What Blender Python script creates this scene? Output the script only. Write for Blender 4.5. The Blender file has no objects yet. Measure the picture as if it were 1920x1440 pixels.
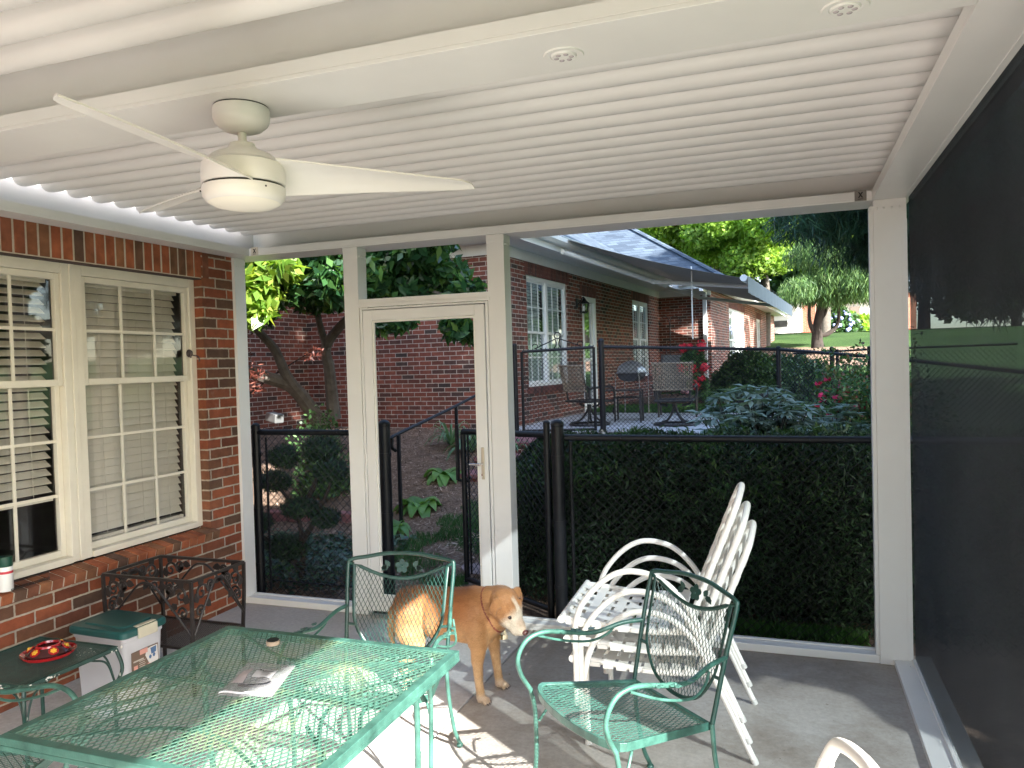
import bpy, math, random
import numpy as np
from mathutils import Vector, Matrix, noise
R = math.radians
pi = math.pi
sc = bpy.context.scene
C = sc.collection
# ------------------------------------------------------------------ helpers
class MB:
    """collects shapes; build() links them as ONE mesh object"""
    def __init__(s): s.v = []; s.f = []
    def add(s, vs, fs):
        n = len(s.v); s.v += [tuple(p) for p in vs]; s.f += [tuple(i+n for i in f) for f in fs]; return s
    def box(s, x0, x1, y0, y1, z0, z1):
        vs = [(x, y, z) for x in (x0, x1) for y in (y0, y1) for z in (z0, z1)]
        return s.add(vs, [(0,1,3,2),(4,6,7,5),(0,4,5,1),(2,3,7,6),(0,2,6,4),(1,5,7,3)])
    def obox(s, c, ax, ay, az):
        c, ax, ay, az = map(Vector, (c, ax, ay, az))
        vs = [c+a*ax+b*ay+d*az for a in (-1,1) for b in (-1,1) for d in (-1,1)]
        return s.add(vs, [(0,1,3,2),(4,6,7,5),(0,4,5,1),(2,3,7,6),(0,2,6,4),(1,5,7,3)])
    def tube(s, pts, r, n=8, closed=False, flat=1.0, cap=True):
        pts = [Vector(p) for p in pts]; m = len(pts)
        rs = r if isinstance(r, (list, tuple)) else [r]*m
        T = []
        for i in range(m):
            a = pts[(i-1) % m] if (closed or i > 0) else pts[i]
            b = pts[(i+1) % m] if (closed or i < m-1) else pts[i]
            t = b-a
            T.append(t.normalized() if t.length > 1e-9 else Vector((0,0,1)))
        up = Vector((0,0,1)) if abs(T[0].z) < .95 else Vector((0,1,0))
        N = (up - T[0]*up.dot(T[0])).normalized()
        vs = []
        for i in range(m):
            N = N - T[i]*N.dot(T[i])
            N = N.normalized() if N.length > 1e-6 else Vector((1,0,0))
            B = T[i].cross(N)
            for k in range(n):
                a = 2*pi*(k+.5)/n
                vs.append(pts[i] + (N*math.cos(a)*flat + B*math.sin(a))*rs[i])
        fs = []
        for i in range(m if closed else m-1):
            j = (i+1) % m
            for k in range(n):
                l = (k+1) % n
                fs.append((i*n+k, i*n+l, j*n+l, j*n+k))
        if not closed and cap:
            fs.append(tuple(range(n))[::-1]); fs.append(tuple((m-1)*n+k for k in range(n)))
        return s.add(vs, fs)
    def lathe(s, prof, c=(0,0,0), n=32):
        c = Vector(c); vs = []
        for r, z in prof:
            for k in range(n):
                a = 2*pi*k/n; vs.append(c+Vector((r*math.cos(a), r*math.sin(a), z)))
        fs = [(i*n+k, i*n+(k+1) % n, (i+1)*n+(k+1) % n, (i+1)*n+k) for i in range(len(prof)-1) for k in range(n)]
        return s.add(vs, fs)
    def prism(s, poly, d, origin=(0,0,0), ax=(1,0,0), ay=(0,1,0)):
        o, ax, ay = Vector(origin), Vector(ax), Vector(ay); nz = ax.cross(ay).normalized()*d; n = len(poly)
        vs = [o+ax*p[0]+ay*p[1] for p in poly] + [o+ax*p[0]+ay*p[1]+nz for p in poly]
        return s.add(vs, [tuple(range(n))[::-1], tuple(range(n, 2*n))] + [(i, (i+1) % n, n+(i+1) % n, n+i) for i in range(n)])
    def grid(s, fn, nu, nv):
        vs = [fn(i/nu, j/nv) for i in range(nu+1) for j in range(nv+1)]
        return s.add(vs, [(i*(nv+1)+j, (i+1)*(nv+1)+j, (i+1)*(nv+1)+j+1, i*(nv+1)+j+1) for i in range(nu) for j in range(nv)])
    def sphere(s, c, r, sc3=(1,1,1), n=12, m=8):
        c = Vector(c); vs = []
        for i in range(m+1):
            t = pi*i/m
            for k in range(n):
                a = 2*pi*k/n; vs.append(c+Vector((r*sc3[0]*math.sin(t)*math.cos(a), r*sc3[1]*math.sin(t)*math.sin(a), r*sc3[2]*math.cos(t))))
        return s.add(vs, [(i*n+k, (i+1)*n+k, (i+1)*n+(k+1) % n, i*n+(k+1) % n) for i in range(m) for k in range(n)])
    def build(s, name, mat, parent=None, smooth=False, off=None, bevel=0, **kw):
        if off is not None:
            o = Vector(off); s.v = [tuple(Vector(p)-o) for p in s.v]
        me = bpy.data.meshes.new(name); me.from_pydata(s.v, [], s.f); me.update()
        ob = bpy.data.objects.new(name, me); C.objects.link(ob)
        if mat: me.materials.append(mat)
        if smooth:
            me.polygons.foreach_set('use_smooth', [True]*len(me.polygons))
            try: me.set_sharp_from_angle(angle=R(38))
            except Exception: pass
        if bevel:
            b = ob.modifiers.new('bevel', 'BEVEL'); b.width = bevel; b.segments = 2; b.limit_method = 'ANGLE'; b.angle_limit = R(40)
        if parent: ob.parent = parent
        for k, w in kw.items(): ob[k] = w
        return ob

def tag(o, label=None, cat=None, group=None, kind=None):
    if label: o['label'] = label
    if cat: o['category'] = cat
    if group: o['group'] = group
    if kind: o['kind'] = kind
    return o
def thing(name, label, cat, loc=(0,0,0), rz=0, group=None):
    o = bpy.data.objects.new(name, None); C.objects.link(o); o.empty_display_size = .1
    o.location = loc; o.rotation_euler = (0, 0, rz)
    return tag(o, label, cat, group)
def dup(root, loc=None, rz=None, label=None, group=None, scale=None):
    r = root.copy(); C.objects.link(r)
    if loc is not None: r.location = loc
    if rz is not None: r.rotation_euler = (0, 0, rz)
    if scale: r.scale = scale
    if label: r['label'] = label
    if group: r['group'] = group
    for ch in list(root.children):
        c = ch.copy(); C.objects.link(c); c.parent = r
        for g in list(ch.children):
            d = g.copy(); C.objects.link(d); d.parent = c
    return r
def bez(pts, n=8):
    """Catmull-Rom through points"""
    P = [Vector(p) for p in pts]; P = [P[0]*2-P[1]] + P + [P[-1]*2-P[-2]]; out = []
    for i in range(1, len(P)-2):
        for k in range(n):
            t = k/n
            out.append(.5*((2*P[i])+(P[i+1]-P[i-1])*t+(2*P[i-1]-5*P[i]+4*P[i+1]-P[i+2])*t*t+(3*P[i]-P[i-1]-3*P[i+1]+P[i+2])*t**3))
    out.append(P[-2]); return out
def clipseg(poly, p, d):
    """parameters where the line p+t*d is inside the polygon"""
    ts = []; n = len(poly)
    for i in range(n):
        a, b = poly[i], poly[(i+1) % n]
        ex, ey = b[0]-a[0], b[1]-a[1]; den = d[0]*ey-d[1]*ex
        if abs(den) < 1e-12: continue
        t = ((a[0]-p[0])*ey-(a[1]-p[1])*ex)/den; u = ((a[0]-p[0])*d[1]-(a[1]-p[1])*d[0])/den
        if 0 <= u < 1: ts.append(t)
    ts.sort(); return [(ts[i], ts[i+1]) for i in range(0, len(ts)-1, 2)]
def lattice(mb, poly, px, py, w, fmap, th=.0012, step=.06, n=4, flat=.5):
    """diamond lattice of two families of thin strands clipped to poly; fmap takes (a,b) to 3D"""
    xs = [p[0] for p in poly]; ys = [p[1] for p in poly]; x0, x1, y0, y1 = min(xs), max(xs), min(ys), max(ys)
    L = math.hypot(px, py)
    for sg in (1, -1):
        d = (px/L, sg*py/L); span = (y1-y0)*px/py; k0 = int(math.floor((x0-span)/px))-1; k1 = int(math.ceil((x1+span)/px))+1
        for k in range(k0, k1+1):
            p = (k*px+.0003, y0)
            for t0, t1 in clipseg(poly, p, d):
                if t1-t0 < .004: continue
                m = max(1, int((t1-t0)/step)); pts = []
                for i in range(m+1):
                    t = t0+(t1-t0)*i/m; q = Vector(fmap(p[0]+d[0]*t, p[1]+d[1]*t)); q.z += sg*th*.3; pts.append(q)
                mb.tube(pts, w/2, n=n, flat=flat, cap=False)
# ------------------------------------------------------------------ camera and the photo's rays
F = 1440.0
def _n(a): a = np.array(a, float); return a/np.linalg.norm(a)
_dy = _n([518, 51, -F]); _dx = -_n([-3985, -75, -F]); _dx = _dx-_dx.dot(_dy)*_dy; _dx = _n(_dx); _dz = np.cross(_dx, _dy)
C2W = np.column_stack([_dx, _dy, _dz]).T
CAM = np.array([0, 0, 1.6]); FW = C2W @ np.array([0, 0, -1.0])
def ray(px, py): return _n(C2W @ np.array([px-960, -(py-720), -F]))
def at(px, py, ax, val):
    i = 'xyz'.index(ax); d = ray(px, py); return Vector(CAM+(val-CAM[i])/d[i]*d)
def atd(px, py, D):
    d = ray(px, py); return Vector(CAM+d*(D/d.dot(FW)))
cd = bpy.data.cameras.new('camera'); cam = bpy.data.objects.new('camera', cd); C.objects.link(cam)
cd.lens = 27; cd.sensor_width = 36; cd.clip_end = 2000; cd.clip_start = .05
M3 = Matrix([list(r) for r in C2W])
cam.matrix_world = Matrix.Translation(Vector(CAM)) @ M3.to_4x4(); sc.camera = cam
# ------------------------------------------------------------------ materials
def nodes(name):
    m = bpy.data.materials.new(name); m.use_nodes = True; nt = m.node_tree
    b = nt.nodes['Principled BSDF']; return m, nt, b
def rgb(c): return (c[0], c[1], c[2], 1)
def ramp(nt, fac, cols, pos=None, interp='LINEAR'):
    r = nt.nodes.new('ShaderNodeValToRGB'); e = r.color_ramp.elements; r.color_ramp.interpolation = interp
    pos = pos or [i/(len(cols)-1) for i in range(len(cols))]
    while len(e) < len(cols): e.new(.5)
    for i, c in enumerate(cols): e[i].position = pos[i]; e[i].color = rgb(c)
    nt.links.new(fac, r.inputs[0]); return r.outputs[0]
def tex(nt, kind, coord='Object', scale=5, vec=None, **kw):
    t = nt.nodes.new(kind)
    if vec is None:
        tc = nt.nodes.new('ShaderNodeTexCoord'); vec = tc.outputs[coord]
    nt.links.new(vec, t.inputs['Vector'])
    if 'Scale' in t.inputs: t.inputs['Scale'].default_value = scale
    for k, w in kw.items():
        if k in t.inputs: t.inputs[k].default_value = w
        else: setattr(t, k, w)
    return t
def mulmix(nt, a, b, fac=1.0, mode='MULTIPLY'):
    m = nt.nodes.new('ShaderNodeMix'); m.data_type = 'RGBA'; m.blend_type = mode
    m.inputs[0].default_value = fac if not hasattr(fac, 'links') else 0
    if hasattr(fac, 'links'): nt.links.new(fac, m.inputs[0])
    nt.links.new(a, m.inputs[6]) if hasattr(a, 'links') else setattr(m.inputs[6], 'default_value', rgb(a))
    nt.links.new(b, m.inputs[7]) if hasattr(b, 'links') else setattr(m.inputs[7], 'default_value', rgb(b))
    return m.outputs[2]
def bump(nt, b, h, strength=.3, dist=.01):
    n = nt.nodes.new('ShaderNodeBump'); n.inputs['Strength'].default_value = strength; n.inputs['Distance'].default_value = dist
    nt.links.new(h, n.inputs['Height']); nt.links.new(n.outputs[0], b.inputs['Normal'])
def S(name, col, rough=.5, metal=0, var=.12, scale=6, bmp=0, bscale=60, spec=None, coat=0, c2=None, vs2=40):
    m, nt, b = nodes(name)
    n = tex(nt, 'ShaderNodeTexNoise', scale=scale, Detail=6.0, Roughness=.6)
    lo = [max(0, c*(1-var)) for c in col]; hi = [min(1, c*(1+var)) for c in (c2 or col)]
    nt.links.new(ramp(nt, n.outputs[0], [lo, hi], [.3, .7]), b.inputs['Base Color'])
    b.inputs['Roughness'].default_value = rough; b.inputs['Metallic'].default_value = metal
    if spec is not None: b.inputs['Specular IOR Level'].default_value = spec
    if coat: b.inputs['Coat Weight'].default_value = coat
    if bmp:
        n2 = tex(nt, 'ShaderNodeTexNoise', scale=bscale, Detail=4.0); bump(nt, b, n2.outputs[0], bmp, .004)
    return m
def brickmat(name, cols, mortar, bw=.205, bh=.067, ms=.0055, zoff=0, rough=.85, dirt=.25, bmp=.6):
    m, nt, b = nodes(name)
    tc = nt.nodes.new('ShaderNodeTexCoord'); sx = nt.nodes.new('ShaderNodeSeparateXYZ'); nt.links.new(tc.outputs['Object'], sx.inputs[0])
    ad = nt.nodes.new('ShaderNodeMath'); nt.links.new(sx.outputs[0], ad.inputs[0]); nt.links.new(sx.outputs[1], ad.inputs[1])
    a2 = nt.nodes.new('ShaderNodeMath'); nt.links.new(sx.outputs[2], a2.inputs[0]); a2.inputs[1].default_value = zoff
    cx = nt.nodes.new('ShaderNodeCombineXYZ'); nt.links.new(ad.outputs[0], cx.inputs[0]); nt.links.new(a2.outputs[0], cx.inputs[1])
    nz = tex(nt, 'ShaderNodeTexNoise', scale=35, vec=cx.outputs[0], Detail=3.0)
    ds = nt.nodes.new('ShaderNodeVectorMath'); ds.operation = 'MULTIPLY_ADD'; nt.links.new(nz.outputs['Color'], ds.inputs[0])
    ds.inputs[1].default_value = (.007, .007, 0); nt.links.new(cx.outputs[0], ds.inputs[2])
    t = tex(nt, 'ShaderNodeTexBrick', scale=1, vec=ds.outputs[0]); t.inputs['Color1'].default_value = (0,0,0,1); t.inputs['Color2'].default_value = (1,1,1,1)
    t.inputs['Mortar Size'].default_value = ms; t.inputs['Mortar Smooth'].default_value = .3; t.inputs['Brick Width'].default_value = bw; t.inputs['Row Height'].default_value = bh
    t.inputs['Mortar'].default_value = (.5,.5,.5,1)
    cr = ramp(nt, t.outputs['Color'], cols)
    n2 = tex(nt, 'ShaderNodeTexNoise', scale=14, vec=cx.outputs[0], Detail=8.0, Roughness=.7)
    v = ramp(nt, n2.outputs[0], [(1-dirt,)*3, (1+dirt*.3,)*3], [.35, .65])
    c = mulmix(nt, cr, v, 1.0)
    n4 = tex(nt, 'ShaderNodeTexNoise', scale=3.2, vec=cx.outputs[0], Detail=8.0, Roughness=.75); n5 = tex(nt, 'ShaderNodeTexNoise', scale=1.1, vec=cx.outputs[0], Detail=5.0)
    c = mulmix(nt, c, (.42,.33,.27), ramp(nt, n4.outputs[0], [(0,0,0), (.45,.45,.45)], [.60, .74]), 'MIX'); c = mulmix(nt, c, ramp(nt, n5.outputs[0], [(.72,.70,.70), (1.12,1.1,1.08)], [.35, .65]))
    mm = mulmix(nt, c, mulmix(nt, mortar, ramp(nt, n2.outputs[0], [(.7,)*3, (1.15,)*3], [.35,.65])), t.outputs['Fac'], 'MIX'); nt.links.new(mm, b.inputs['Base Color'])
    b.inputs['Roughness'].default_value = rough; b.inputs['Specular IOR Level'].default_value = .25
    inv = nt.nodes.new('ShaderNodeMath'); inv.operation = 'SUBTRACT'; inv.inputs[0].default_value = 1; nt.links.new(t.outputs['Fac'], inv.inputs[1])
    ma = nt.nodes.new('ShaderNodeMath'); ma.operation = 'MULTIPLY_ADD'; nt.links.new(n2.outputs[0], ma.inputs[0]); ma.inputs[1].default_value = .3; nt.links.new(inv.outputs[0], ma.inputs[2])
    bump(nt, b, ma.outputs[0], bmp, .006)
    return m
def island(name, cols, rough=.6, trans=0, var=.15, spec=.4, pos=None, nscale=3, bmp=0, nvar=.3):
    """colour differs from leaf to leaf (or brick to brick) of one mesh"""
    m, nt, b = nodes(name)
    g = nt.nodes.new('ShaderNodeNewGeometry')
    c = ramp(nt, g.outputs['Random Per Island'], cols, pos)
    n = tex(nt, 'ShaderNodeTexNoise', scale=nscale, Detail=4.0)
    c = mulmix(nt, c, ramp(nt, n.outputs[0], [(1-nvar,)*3, (1+nvar,)*3], [.3, .7]), 1.0)
    nt.links.new(c, b.inputs['Base Color']); b.inputs['Roughness'].default_value = rough; b.inputs['Specular IOR Level'].default_value = spec
    if bmp:
        n2 = tex(nt, 'ShaderNodeTexNoise', scale=60, Detail=4.0); bump(nt, b, n2.outputs[0], bmp, .004)
    if trans:
        tr = nt.nodes.new('ShaderNodeBsdfTranslucent'); c2 = mulmix(nt, c, (1.5, 1.5, .6), 1.0); nt.links.new(c2, tr.inputs[0])
        mx = nt.nodes.new('ShaderNodeMixShader'); mx.inputs[0].default_value = trans
        nt.links.new(b.outputs[0], mx.inputs[1]); nt.links.new(tr.outputs[0], mx.inputs[2])
        nt.links.new(mx.outputs[0], nt.nodes['Material Output'].inputs[0])
    return m
def glassmat(name, refl=.12, tint=(1,1,1)):
    m, nt, b = nodes(name)
    tr = nt.nodes.new('ShaderNodeBsdfTransparent'); tr.inputs[0].default_value = rgb(tint)
    gl = nt.nodes.new('ShaderNodeBsdfGlossy'); gl.inputs['Roughness'].default_value = .02
    lw = nt.nodes.new('ShaderNodeLayerWeight'); lw.inputs[0].default_value = .35
    pw = nt.nodes.new('ShaderNodeMath'); pw.operation = 'POWER'; pw.inputs[1].default_value = 4; lw.inputs[0].default_value = .5; nt.links.new(lw.outputs['Facing'], pw.inputs[0])
    ma = nt.nodes.new('ShaderNodeMath'); ma.operation = 'MULTIPLY_ADD'; ma.inputs[1].default_value = .7; ma.inputs[2].default_value = refl; nt.links.new(pw.outputs[0], ma.inputs[0]); ma.use_clamp = True
    mx = nt.nodes.new('ShaderNodeMixShader'); nt.links.new(ma.outputs[0], mx.inputs[0]); nt.links.new(tr.outputs[0], mx.inputs[1]); nt.links.new(gl.outputs[0], mx.inputs[2])
    nt.links.new(mx.outputs[0], nt.nodes['Material Output'].inputs[0]); return m
white = S('white powder coat', (.735,.73,.715), .3, var=.03, scale=3, bmp=.04, bscale=300)
whited = S('white trim', (.78,.765,.71), .4, var=.04, scale=5)
louverm = S('louver coat', (.745,.735,.72), .33, var=.02, scale=1.5)
fanm = S('fan white', (.75,.74,.715), .3, var=.02)
black = S('black coated steel', (.008,.009,.012), .45, var=.3, scale=20, spec=.3)
wire = S('black vinyl wire', (.01,.01,.012), .5, var=.1)
dark = S('dark gap', (.02,.02,.02), .8)
greenm = S('green painted steel', (.030,.090,.072), .32, var=.35, scale=14, c2=(.045,.125,.10), bmp=.15, bscale=200)
greend = S('dark green painted steel', (.012,.048,.04), .36, var=.3, scale=25, bmp=.1, bscale=150)
chip = S('bare metal chips', (.7,.68,.64), .5, var=.1)
strapm = S('white vinyl strap', (.80,.78,.74), .42, var=.05, scale=9)
# ------------------------------------------------------------------ patio slab and setting close by
def conc(name, base, stain=.35):
    m, nt, b = nodes(name)
    n = tex(nt, 'ShaderNodeTexNoise', scale=1.3, Detail=9.0, Roughness=.65); n2 = tex(nt, 'ShaderNodeTexNoise', scale=45, Detail=6.0, Roughness=.7)
    n3 = tex(nt, 'ShaderNodeTexNoise', scale=5, Detail=8.0, Roughness=.7)
    lo = (base[0]*(1-stain), base[1]*(1-stain*1.15), base[2]*(1-stain*1.3))
    c = ramp(nt, n.outputs[0], [lo, base, tuple(x*1.1 for x in base)], [.33, .52, .72])
    c = mulmix(nt, c, ramp(nt, n2.outputs[0], [(.82,)*3, (1.1,)*3], [.3, .7]), 1.0)
    c = mulmix(nt, c, ramp(nt, n3.outputs[0], [(.85,.82,.78), (1.06,1.06,1.06)], [.35, .6]), 1.0)
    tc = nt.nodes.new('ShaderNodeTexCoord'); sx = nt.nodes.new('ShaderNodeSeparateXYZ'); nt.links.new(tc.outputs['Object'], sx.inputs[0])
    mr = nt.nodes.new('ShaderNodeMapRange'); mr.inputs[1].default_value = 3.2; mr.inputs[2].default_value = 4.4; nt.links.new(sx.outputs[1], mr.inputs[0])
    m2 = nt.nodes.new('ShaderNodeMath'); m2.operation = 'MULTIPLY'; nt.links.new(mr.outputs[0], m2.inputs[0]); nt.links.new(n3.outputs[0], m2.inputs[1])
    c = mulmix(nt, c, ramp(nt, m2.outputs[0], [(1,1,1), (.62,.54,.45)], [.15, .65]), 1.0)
    v = tex(nt, 'ShaderNodeTexVoronoi', scale=28); c = mulmix(nt, c, ramp(nt, v.outputs['Distance'], [(.45,.4,.34), (1,1,1)], [.02, .06]), 1.0)
    nt.links.new(c, b.inputs['Base Color']); b.inputs['Roughness'].default_value = .8
    bump(nt, b, n2.outputs[0], .35, .003); return m
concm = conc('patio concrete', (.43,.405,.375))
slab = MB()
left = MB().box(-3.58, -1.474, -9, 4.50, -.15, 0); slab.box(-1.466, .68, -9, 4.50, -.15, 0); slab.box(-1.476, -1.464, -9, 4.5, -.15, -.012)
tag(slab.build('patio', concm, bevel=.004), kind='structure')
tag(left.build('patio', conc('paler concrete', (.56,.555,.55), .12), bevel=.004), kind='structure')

# ------------------------------------------------------------------ pergola
perg = thing('pergola', 'white metal louvered pergola roof standing on white posts over the patio', 'pergola', (-1.5, 4.4, 0))
def pg(mb, name, mat=None, sm=False, **k): return mb.build(name, mat or white, perg, sm, off=(-1.5, 4.4, 0), **k)
ZB = 2.385; ZL = 2.435; ZT = 2.62
def beam(x0, x1, y0, y1, lips):
    m = MB(); m.box(x0, x1, y0, y1, ZB, ZB+.012)
    if 'y-' in lips: m.box(x0, x1, y0, y0+.004, ZB+.012, ZL)
    if 'y+' in lips: m.box(x0, x1, y1-.004, y1, ZB+.012, ZL)
    if 'x-' in lips: m.box(x0, x0+.004, y0, y1, ZB+.012, ZL)
    if 'x+' in lips: m.box(x1-.004, x1, y0, y1, ZB+.012, ZL)
    return m
bk = beam(-3.70, .60, 4.33, 4.57, ['y-']); bk.box(-3.70, .60, 4.455, 4.575, ZB+.012, ZT)
bk.box(-3.70, .60, 4.30, 4.4545, ZT-.018, ZT-.008); pg(bk, 'beam', bevel=.002)
rb = beam(.415, .622, -3.2, 4.329, ['x-']); rb.box(.515, .622, -3.2, 4.454, ZB+.0125, ZT)
rb.box(.409, .5145, -3.2, 4.32, ZT-.016, ZT-.006); rb.box(.560, .562, -3.2, 4.329, ZB-.003, ZB); rb.box(.590, .622, -3.2, 4.329, ZB-.012, ZB)
pg(rb, 'beam', bevel=.0015)
lb = beam(-3.575, -3.43, -3.2, 4.329, ['x+']); lb.box(-3.575, -3.49, -3.2, 4.454, ZB+.0125, ZT)
pg(lb, 'beam', bevel=.0015)
cb = beam(-3.429, .414, 1.77, 2.02, ['y-', 'y+']); cb.box(-3.429, .414, 1.835, 1.955, ZB+.0125, ZT)
cb.box(-3.40, .39, 1.66, 1.8345, ZT-.018, ZT-.008); cb.box(-3.40, .39, 1.9555, 2.10, ZT-.018, ZT-.008); pg(cb, 'beam', bevel=.0015)
fb = MB().box(-3.575, .60, -3.45, -3.201, ZB, ZT); pg(fb, 'beam', bevel=.002)
# louvres: rounded pan section, overlapping like scallops
def louver(y0, w=.146, x0=-3.425, x1=.50):
    prof = []
    # flat tongue then round belly
    for t in range(9):
        a = pi*t/8; prof.append((w*.50-w*.355*math.cos(a)*1.0, .030-.060*math.sin(a)**.60))
    prof = [(0, .030)] + prof + [(w*1.02, .030)]
    n = len(prof); th = .0025
    vs = [(x, y0+y, 2.545+z) for x in (x0, x1) for (y, z) in prof] + [(x, y0+y, 2.545+z+th+ .028) for x in (x0, x1) for (y, z) in (prof[0], prof[-1])]
    fs = [(i, i+1, n+i+1, n+i) for i in range(n-1)]
    b = 2*n; fs += [(b, b+2, b+3, b+1), (0, n, b+2, b), (n-1, b+1, b+3, 2*n-1)]
    fs += [tuple(range(n))[::-1]+(b, b+1), tuple(range(n, 2*n))+(b+3, b+2)]
    m = MB(); m.add(vs, fs); return m
ys = [2.035+i*.1445 for i in range(16)]
for i, y in enumerate(ys): pg(louver(y, .1445), 'louver', louverm, True)
ys = [1.745-.1445*(i+1) for i in range(34)]
for i, y in enumerate(ys): pg(louver(y, .1445), 'louver', louverm, True)
# posts
def post(x0, x1, y0, y1, name='post', cap=True, z0=0.0):
    m = MB(); m.box(x0, x1, y0, y1, z0, ZB-.001)
    m.box(x0-.0015, x1+.0015, y0-.0015, y1+.0015, ZB-.045, ZB-.0015)
    for k in range(3):
        yy = y0+.02+k*(y1-y0-.04)/2
        m.sphere((x1+.003, yy, ZB-.06), .006, n=8, m=4)
    return pg(m, name, bevel=.002)
post(-3.70, -3.558, 4.33, 4.44); post(-2.700, -2.594, 4.33, 4.44); post(-1.700, -1.590, 4.33, 4.44)
rp = MB(); rp.box(.420, .572, 4.33, 4.46, 0, ZB-.001); rp.box(.4005, .4195, 4.335, 4.39, .045, ZB-.03); rp.box(.549, .5735, 4.3275, 4.3295, 0, 2.28)
for x in (.437, .467, .505, .540): rp.sphere((x, 4.328, ZB-.045), .0065, (1, .6, 1), n=8, m=5)
for z in (.12, .42, .9, 1.15, 1.7, 2.05): rp.sphere((.562, 4.327, z), .0035, n=6, m=4)
pg(rp, 'post', bevel=.0015)
post(.49, .60, 1.80, 1.93)
post(-3.575, -3.47, -3.4, -3.28); post(.49, .60, -3.4, -3.28)
# sill tracks
tr = MB(); tr.box(-3.557, -2.701, 4.335, 4.43, .0, .042); tr.box(-3.557, -2.701, 4.40, 4.425, .0425, .052); pg(tr, 'floor_track', bevel=.003)
tr = MB(); tr.box(-1.589, .419, 4.335, 4.43, .0, .042); tr.box(-1.589, .419, 4.40, 4.425, .0425, .052); pg(tr, 'floor_track', bevel=.003)
tr = MB(); tr.box(.485, .575, 1.931, 4.329, 0, .030); tr.box(.568, .590, 1.931, 4.329, .0305, .042)
for k in range(12): tr.sphere((.55, 2.05+k*.2, .031), .004, n=6, m=4)
pg(tr, 'floor_track', bevel=.003)
# transom bar over the screen door
tb = MB(); tb.box(-2.5935, -1.7005, 4.332, 4.42, 2.005, 2.045); tb.box(-2.605, -1.690, 4.322, 4.3295, 1.992, 2.012); pg(tb, 'door_header', bevel=.0015)
# stickers with the maker's mark
stk = S('grey sticker', (.20,.185,.165), .6); stp = S('pale sticker', (.66,.60,.52), .6); ink = S('black ink', (.015,.015,.015), .6)
def sticker(cx, mat):
    m = MB().box(cx-.028, cx+.028, 4.3270, 4.3295, ZL-.049, ZL+.006); o = pg(m, 'sticker', mat)
    k = MB()
    for sg in (1, -1): k.obox((cx, 4.3262, ZL-.018), (.0035, 0, 0), (0, .0006, 0), (sg*.009, 0, .0145))
    k.box(cx-.013, cx+.013, 4.3256, 4.3268, ZL-.041, ZL-.038)
    k.build('mark', ink, o, off=(-1.5, 4.4, 0))
sticker(-3.385, stp); sticker(.362, stk)
# rivets on right beam
sh_ = MB().box(.601, .640, 1.932, 4.329, 2.36, 2.46).box(.6225, .640, -3.2, 1.931, 2.36, 2.46); pg(sh_, 'sun_cutoff_flange', S('dark cutoff flange', (.02,.02,.022), .5), bevel=.002)  # flange added outside the beam to set where the sun's edge falls inside
rv = MB()
for k in range(14): rv.sphere((.589, 2.0+k*.17, ZB-.013), .0045, n=6, m=4)
pg(rv, 'rivets', white)

# ------------------------------------------------------------------ screen door
dr = thing('screen_door', 'white framed screen door with silver lever handle in the pergola back wall', 'door', (-2.15, 4.35, 0))
def dp(mb, name, mat=white, **k): return mb.build(name, mat, dr, off=(-2.15, 4.35, 0), **k)
m = MB(); m.box(-2.5905, -2.575, 4.336, 4.40, .02, 1.99); m.box(-1.722, -1.7045, 4.336, 4.40, .02, 1.99); m.box(-2.575, -1.722, 4.336, 4.40, 1.978, 1.99); dp(m, 'jamb', bevel=.001)
m = MB(); x0, x1, z0, z1 = -2.568, -1.729, .03, 1.972
m.box(x0, x0+.062, 4.33, 4.362, z0, z1); m.box(x1-.062, x1, 4.33, 4.362, z0, z1); m.box(x0+.0625, x1-.0625, 4.33, 4.362, z1-.066, z1); m.box(x0+.0625, x1-.0625, 4.33, 4.362, z0, z0+.095)
dp(m, 'door_frame', bevel=.0025)
m = MB(); a0, a1, b0, b1 = x0+.063, x1-.063, z0+.096, z1-.067
m.box(a0, a0+.012, 4.338, 4.355, b0, b1); m.box(a1-.012, a1, 4.338, 4.355, b0, b1); m.box(a0+.0125, a1-.0125, 4.338, 4.355, b1-.012, b1); m.box(a0+.0125, a1-.0125, 4.338, 4.355, b0, b0+.012)
dp(m, 'screen_stop', whited, bevel=.001)
for z in (1.72, 1.0, .32):
    m = MB(); m.tube([(-2.5725, 4.328, z-.055), (-2.5725, 4.328, z+.055)], .0055, 10); m.box(-2.59, -2.556, 4.3315, 4.3345, z-.05, z+.05); dp(m, 'hinge', smooth=True)
m = MB(); m.box(-1.772, -1.752, 4.322, 4.3295, .905, 1.10); pl = dp(m, 'handle_plate', S('aged brass plate', (.52,.47,.38), .35, .6), bevel=.003)
m = MB(); m.tube([(-1.762, 4.322, 1.0), (-1.762, 4.285, 1.0)], .008, 10); m.tube([(-1.762, 4.285, 1.0), (-1.79, 4.283, 1.0), (-1.835, 4.285, 1.0)], [.008, .007, .006], 10)
m.tube([(-1.762, 4.322, .935), (-1.762, 4.305, .935)], .006, 8)
m.build('lever', S('satin nickel', (.75,.74,.72), .2, 1), dr, True, off=(-2.15, 4.35, 0))
m = MB(); m.box(-2.56, -2.42, 4.336, 4.35, .012, .029); dp(m, 'sweep', dark)

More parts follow.
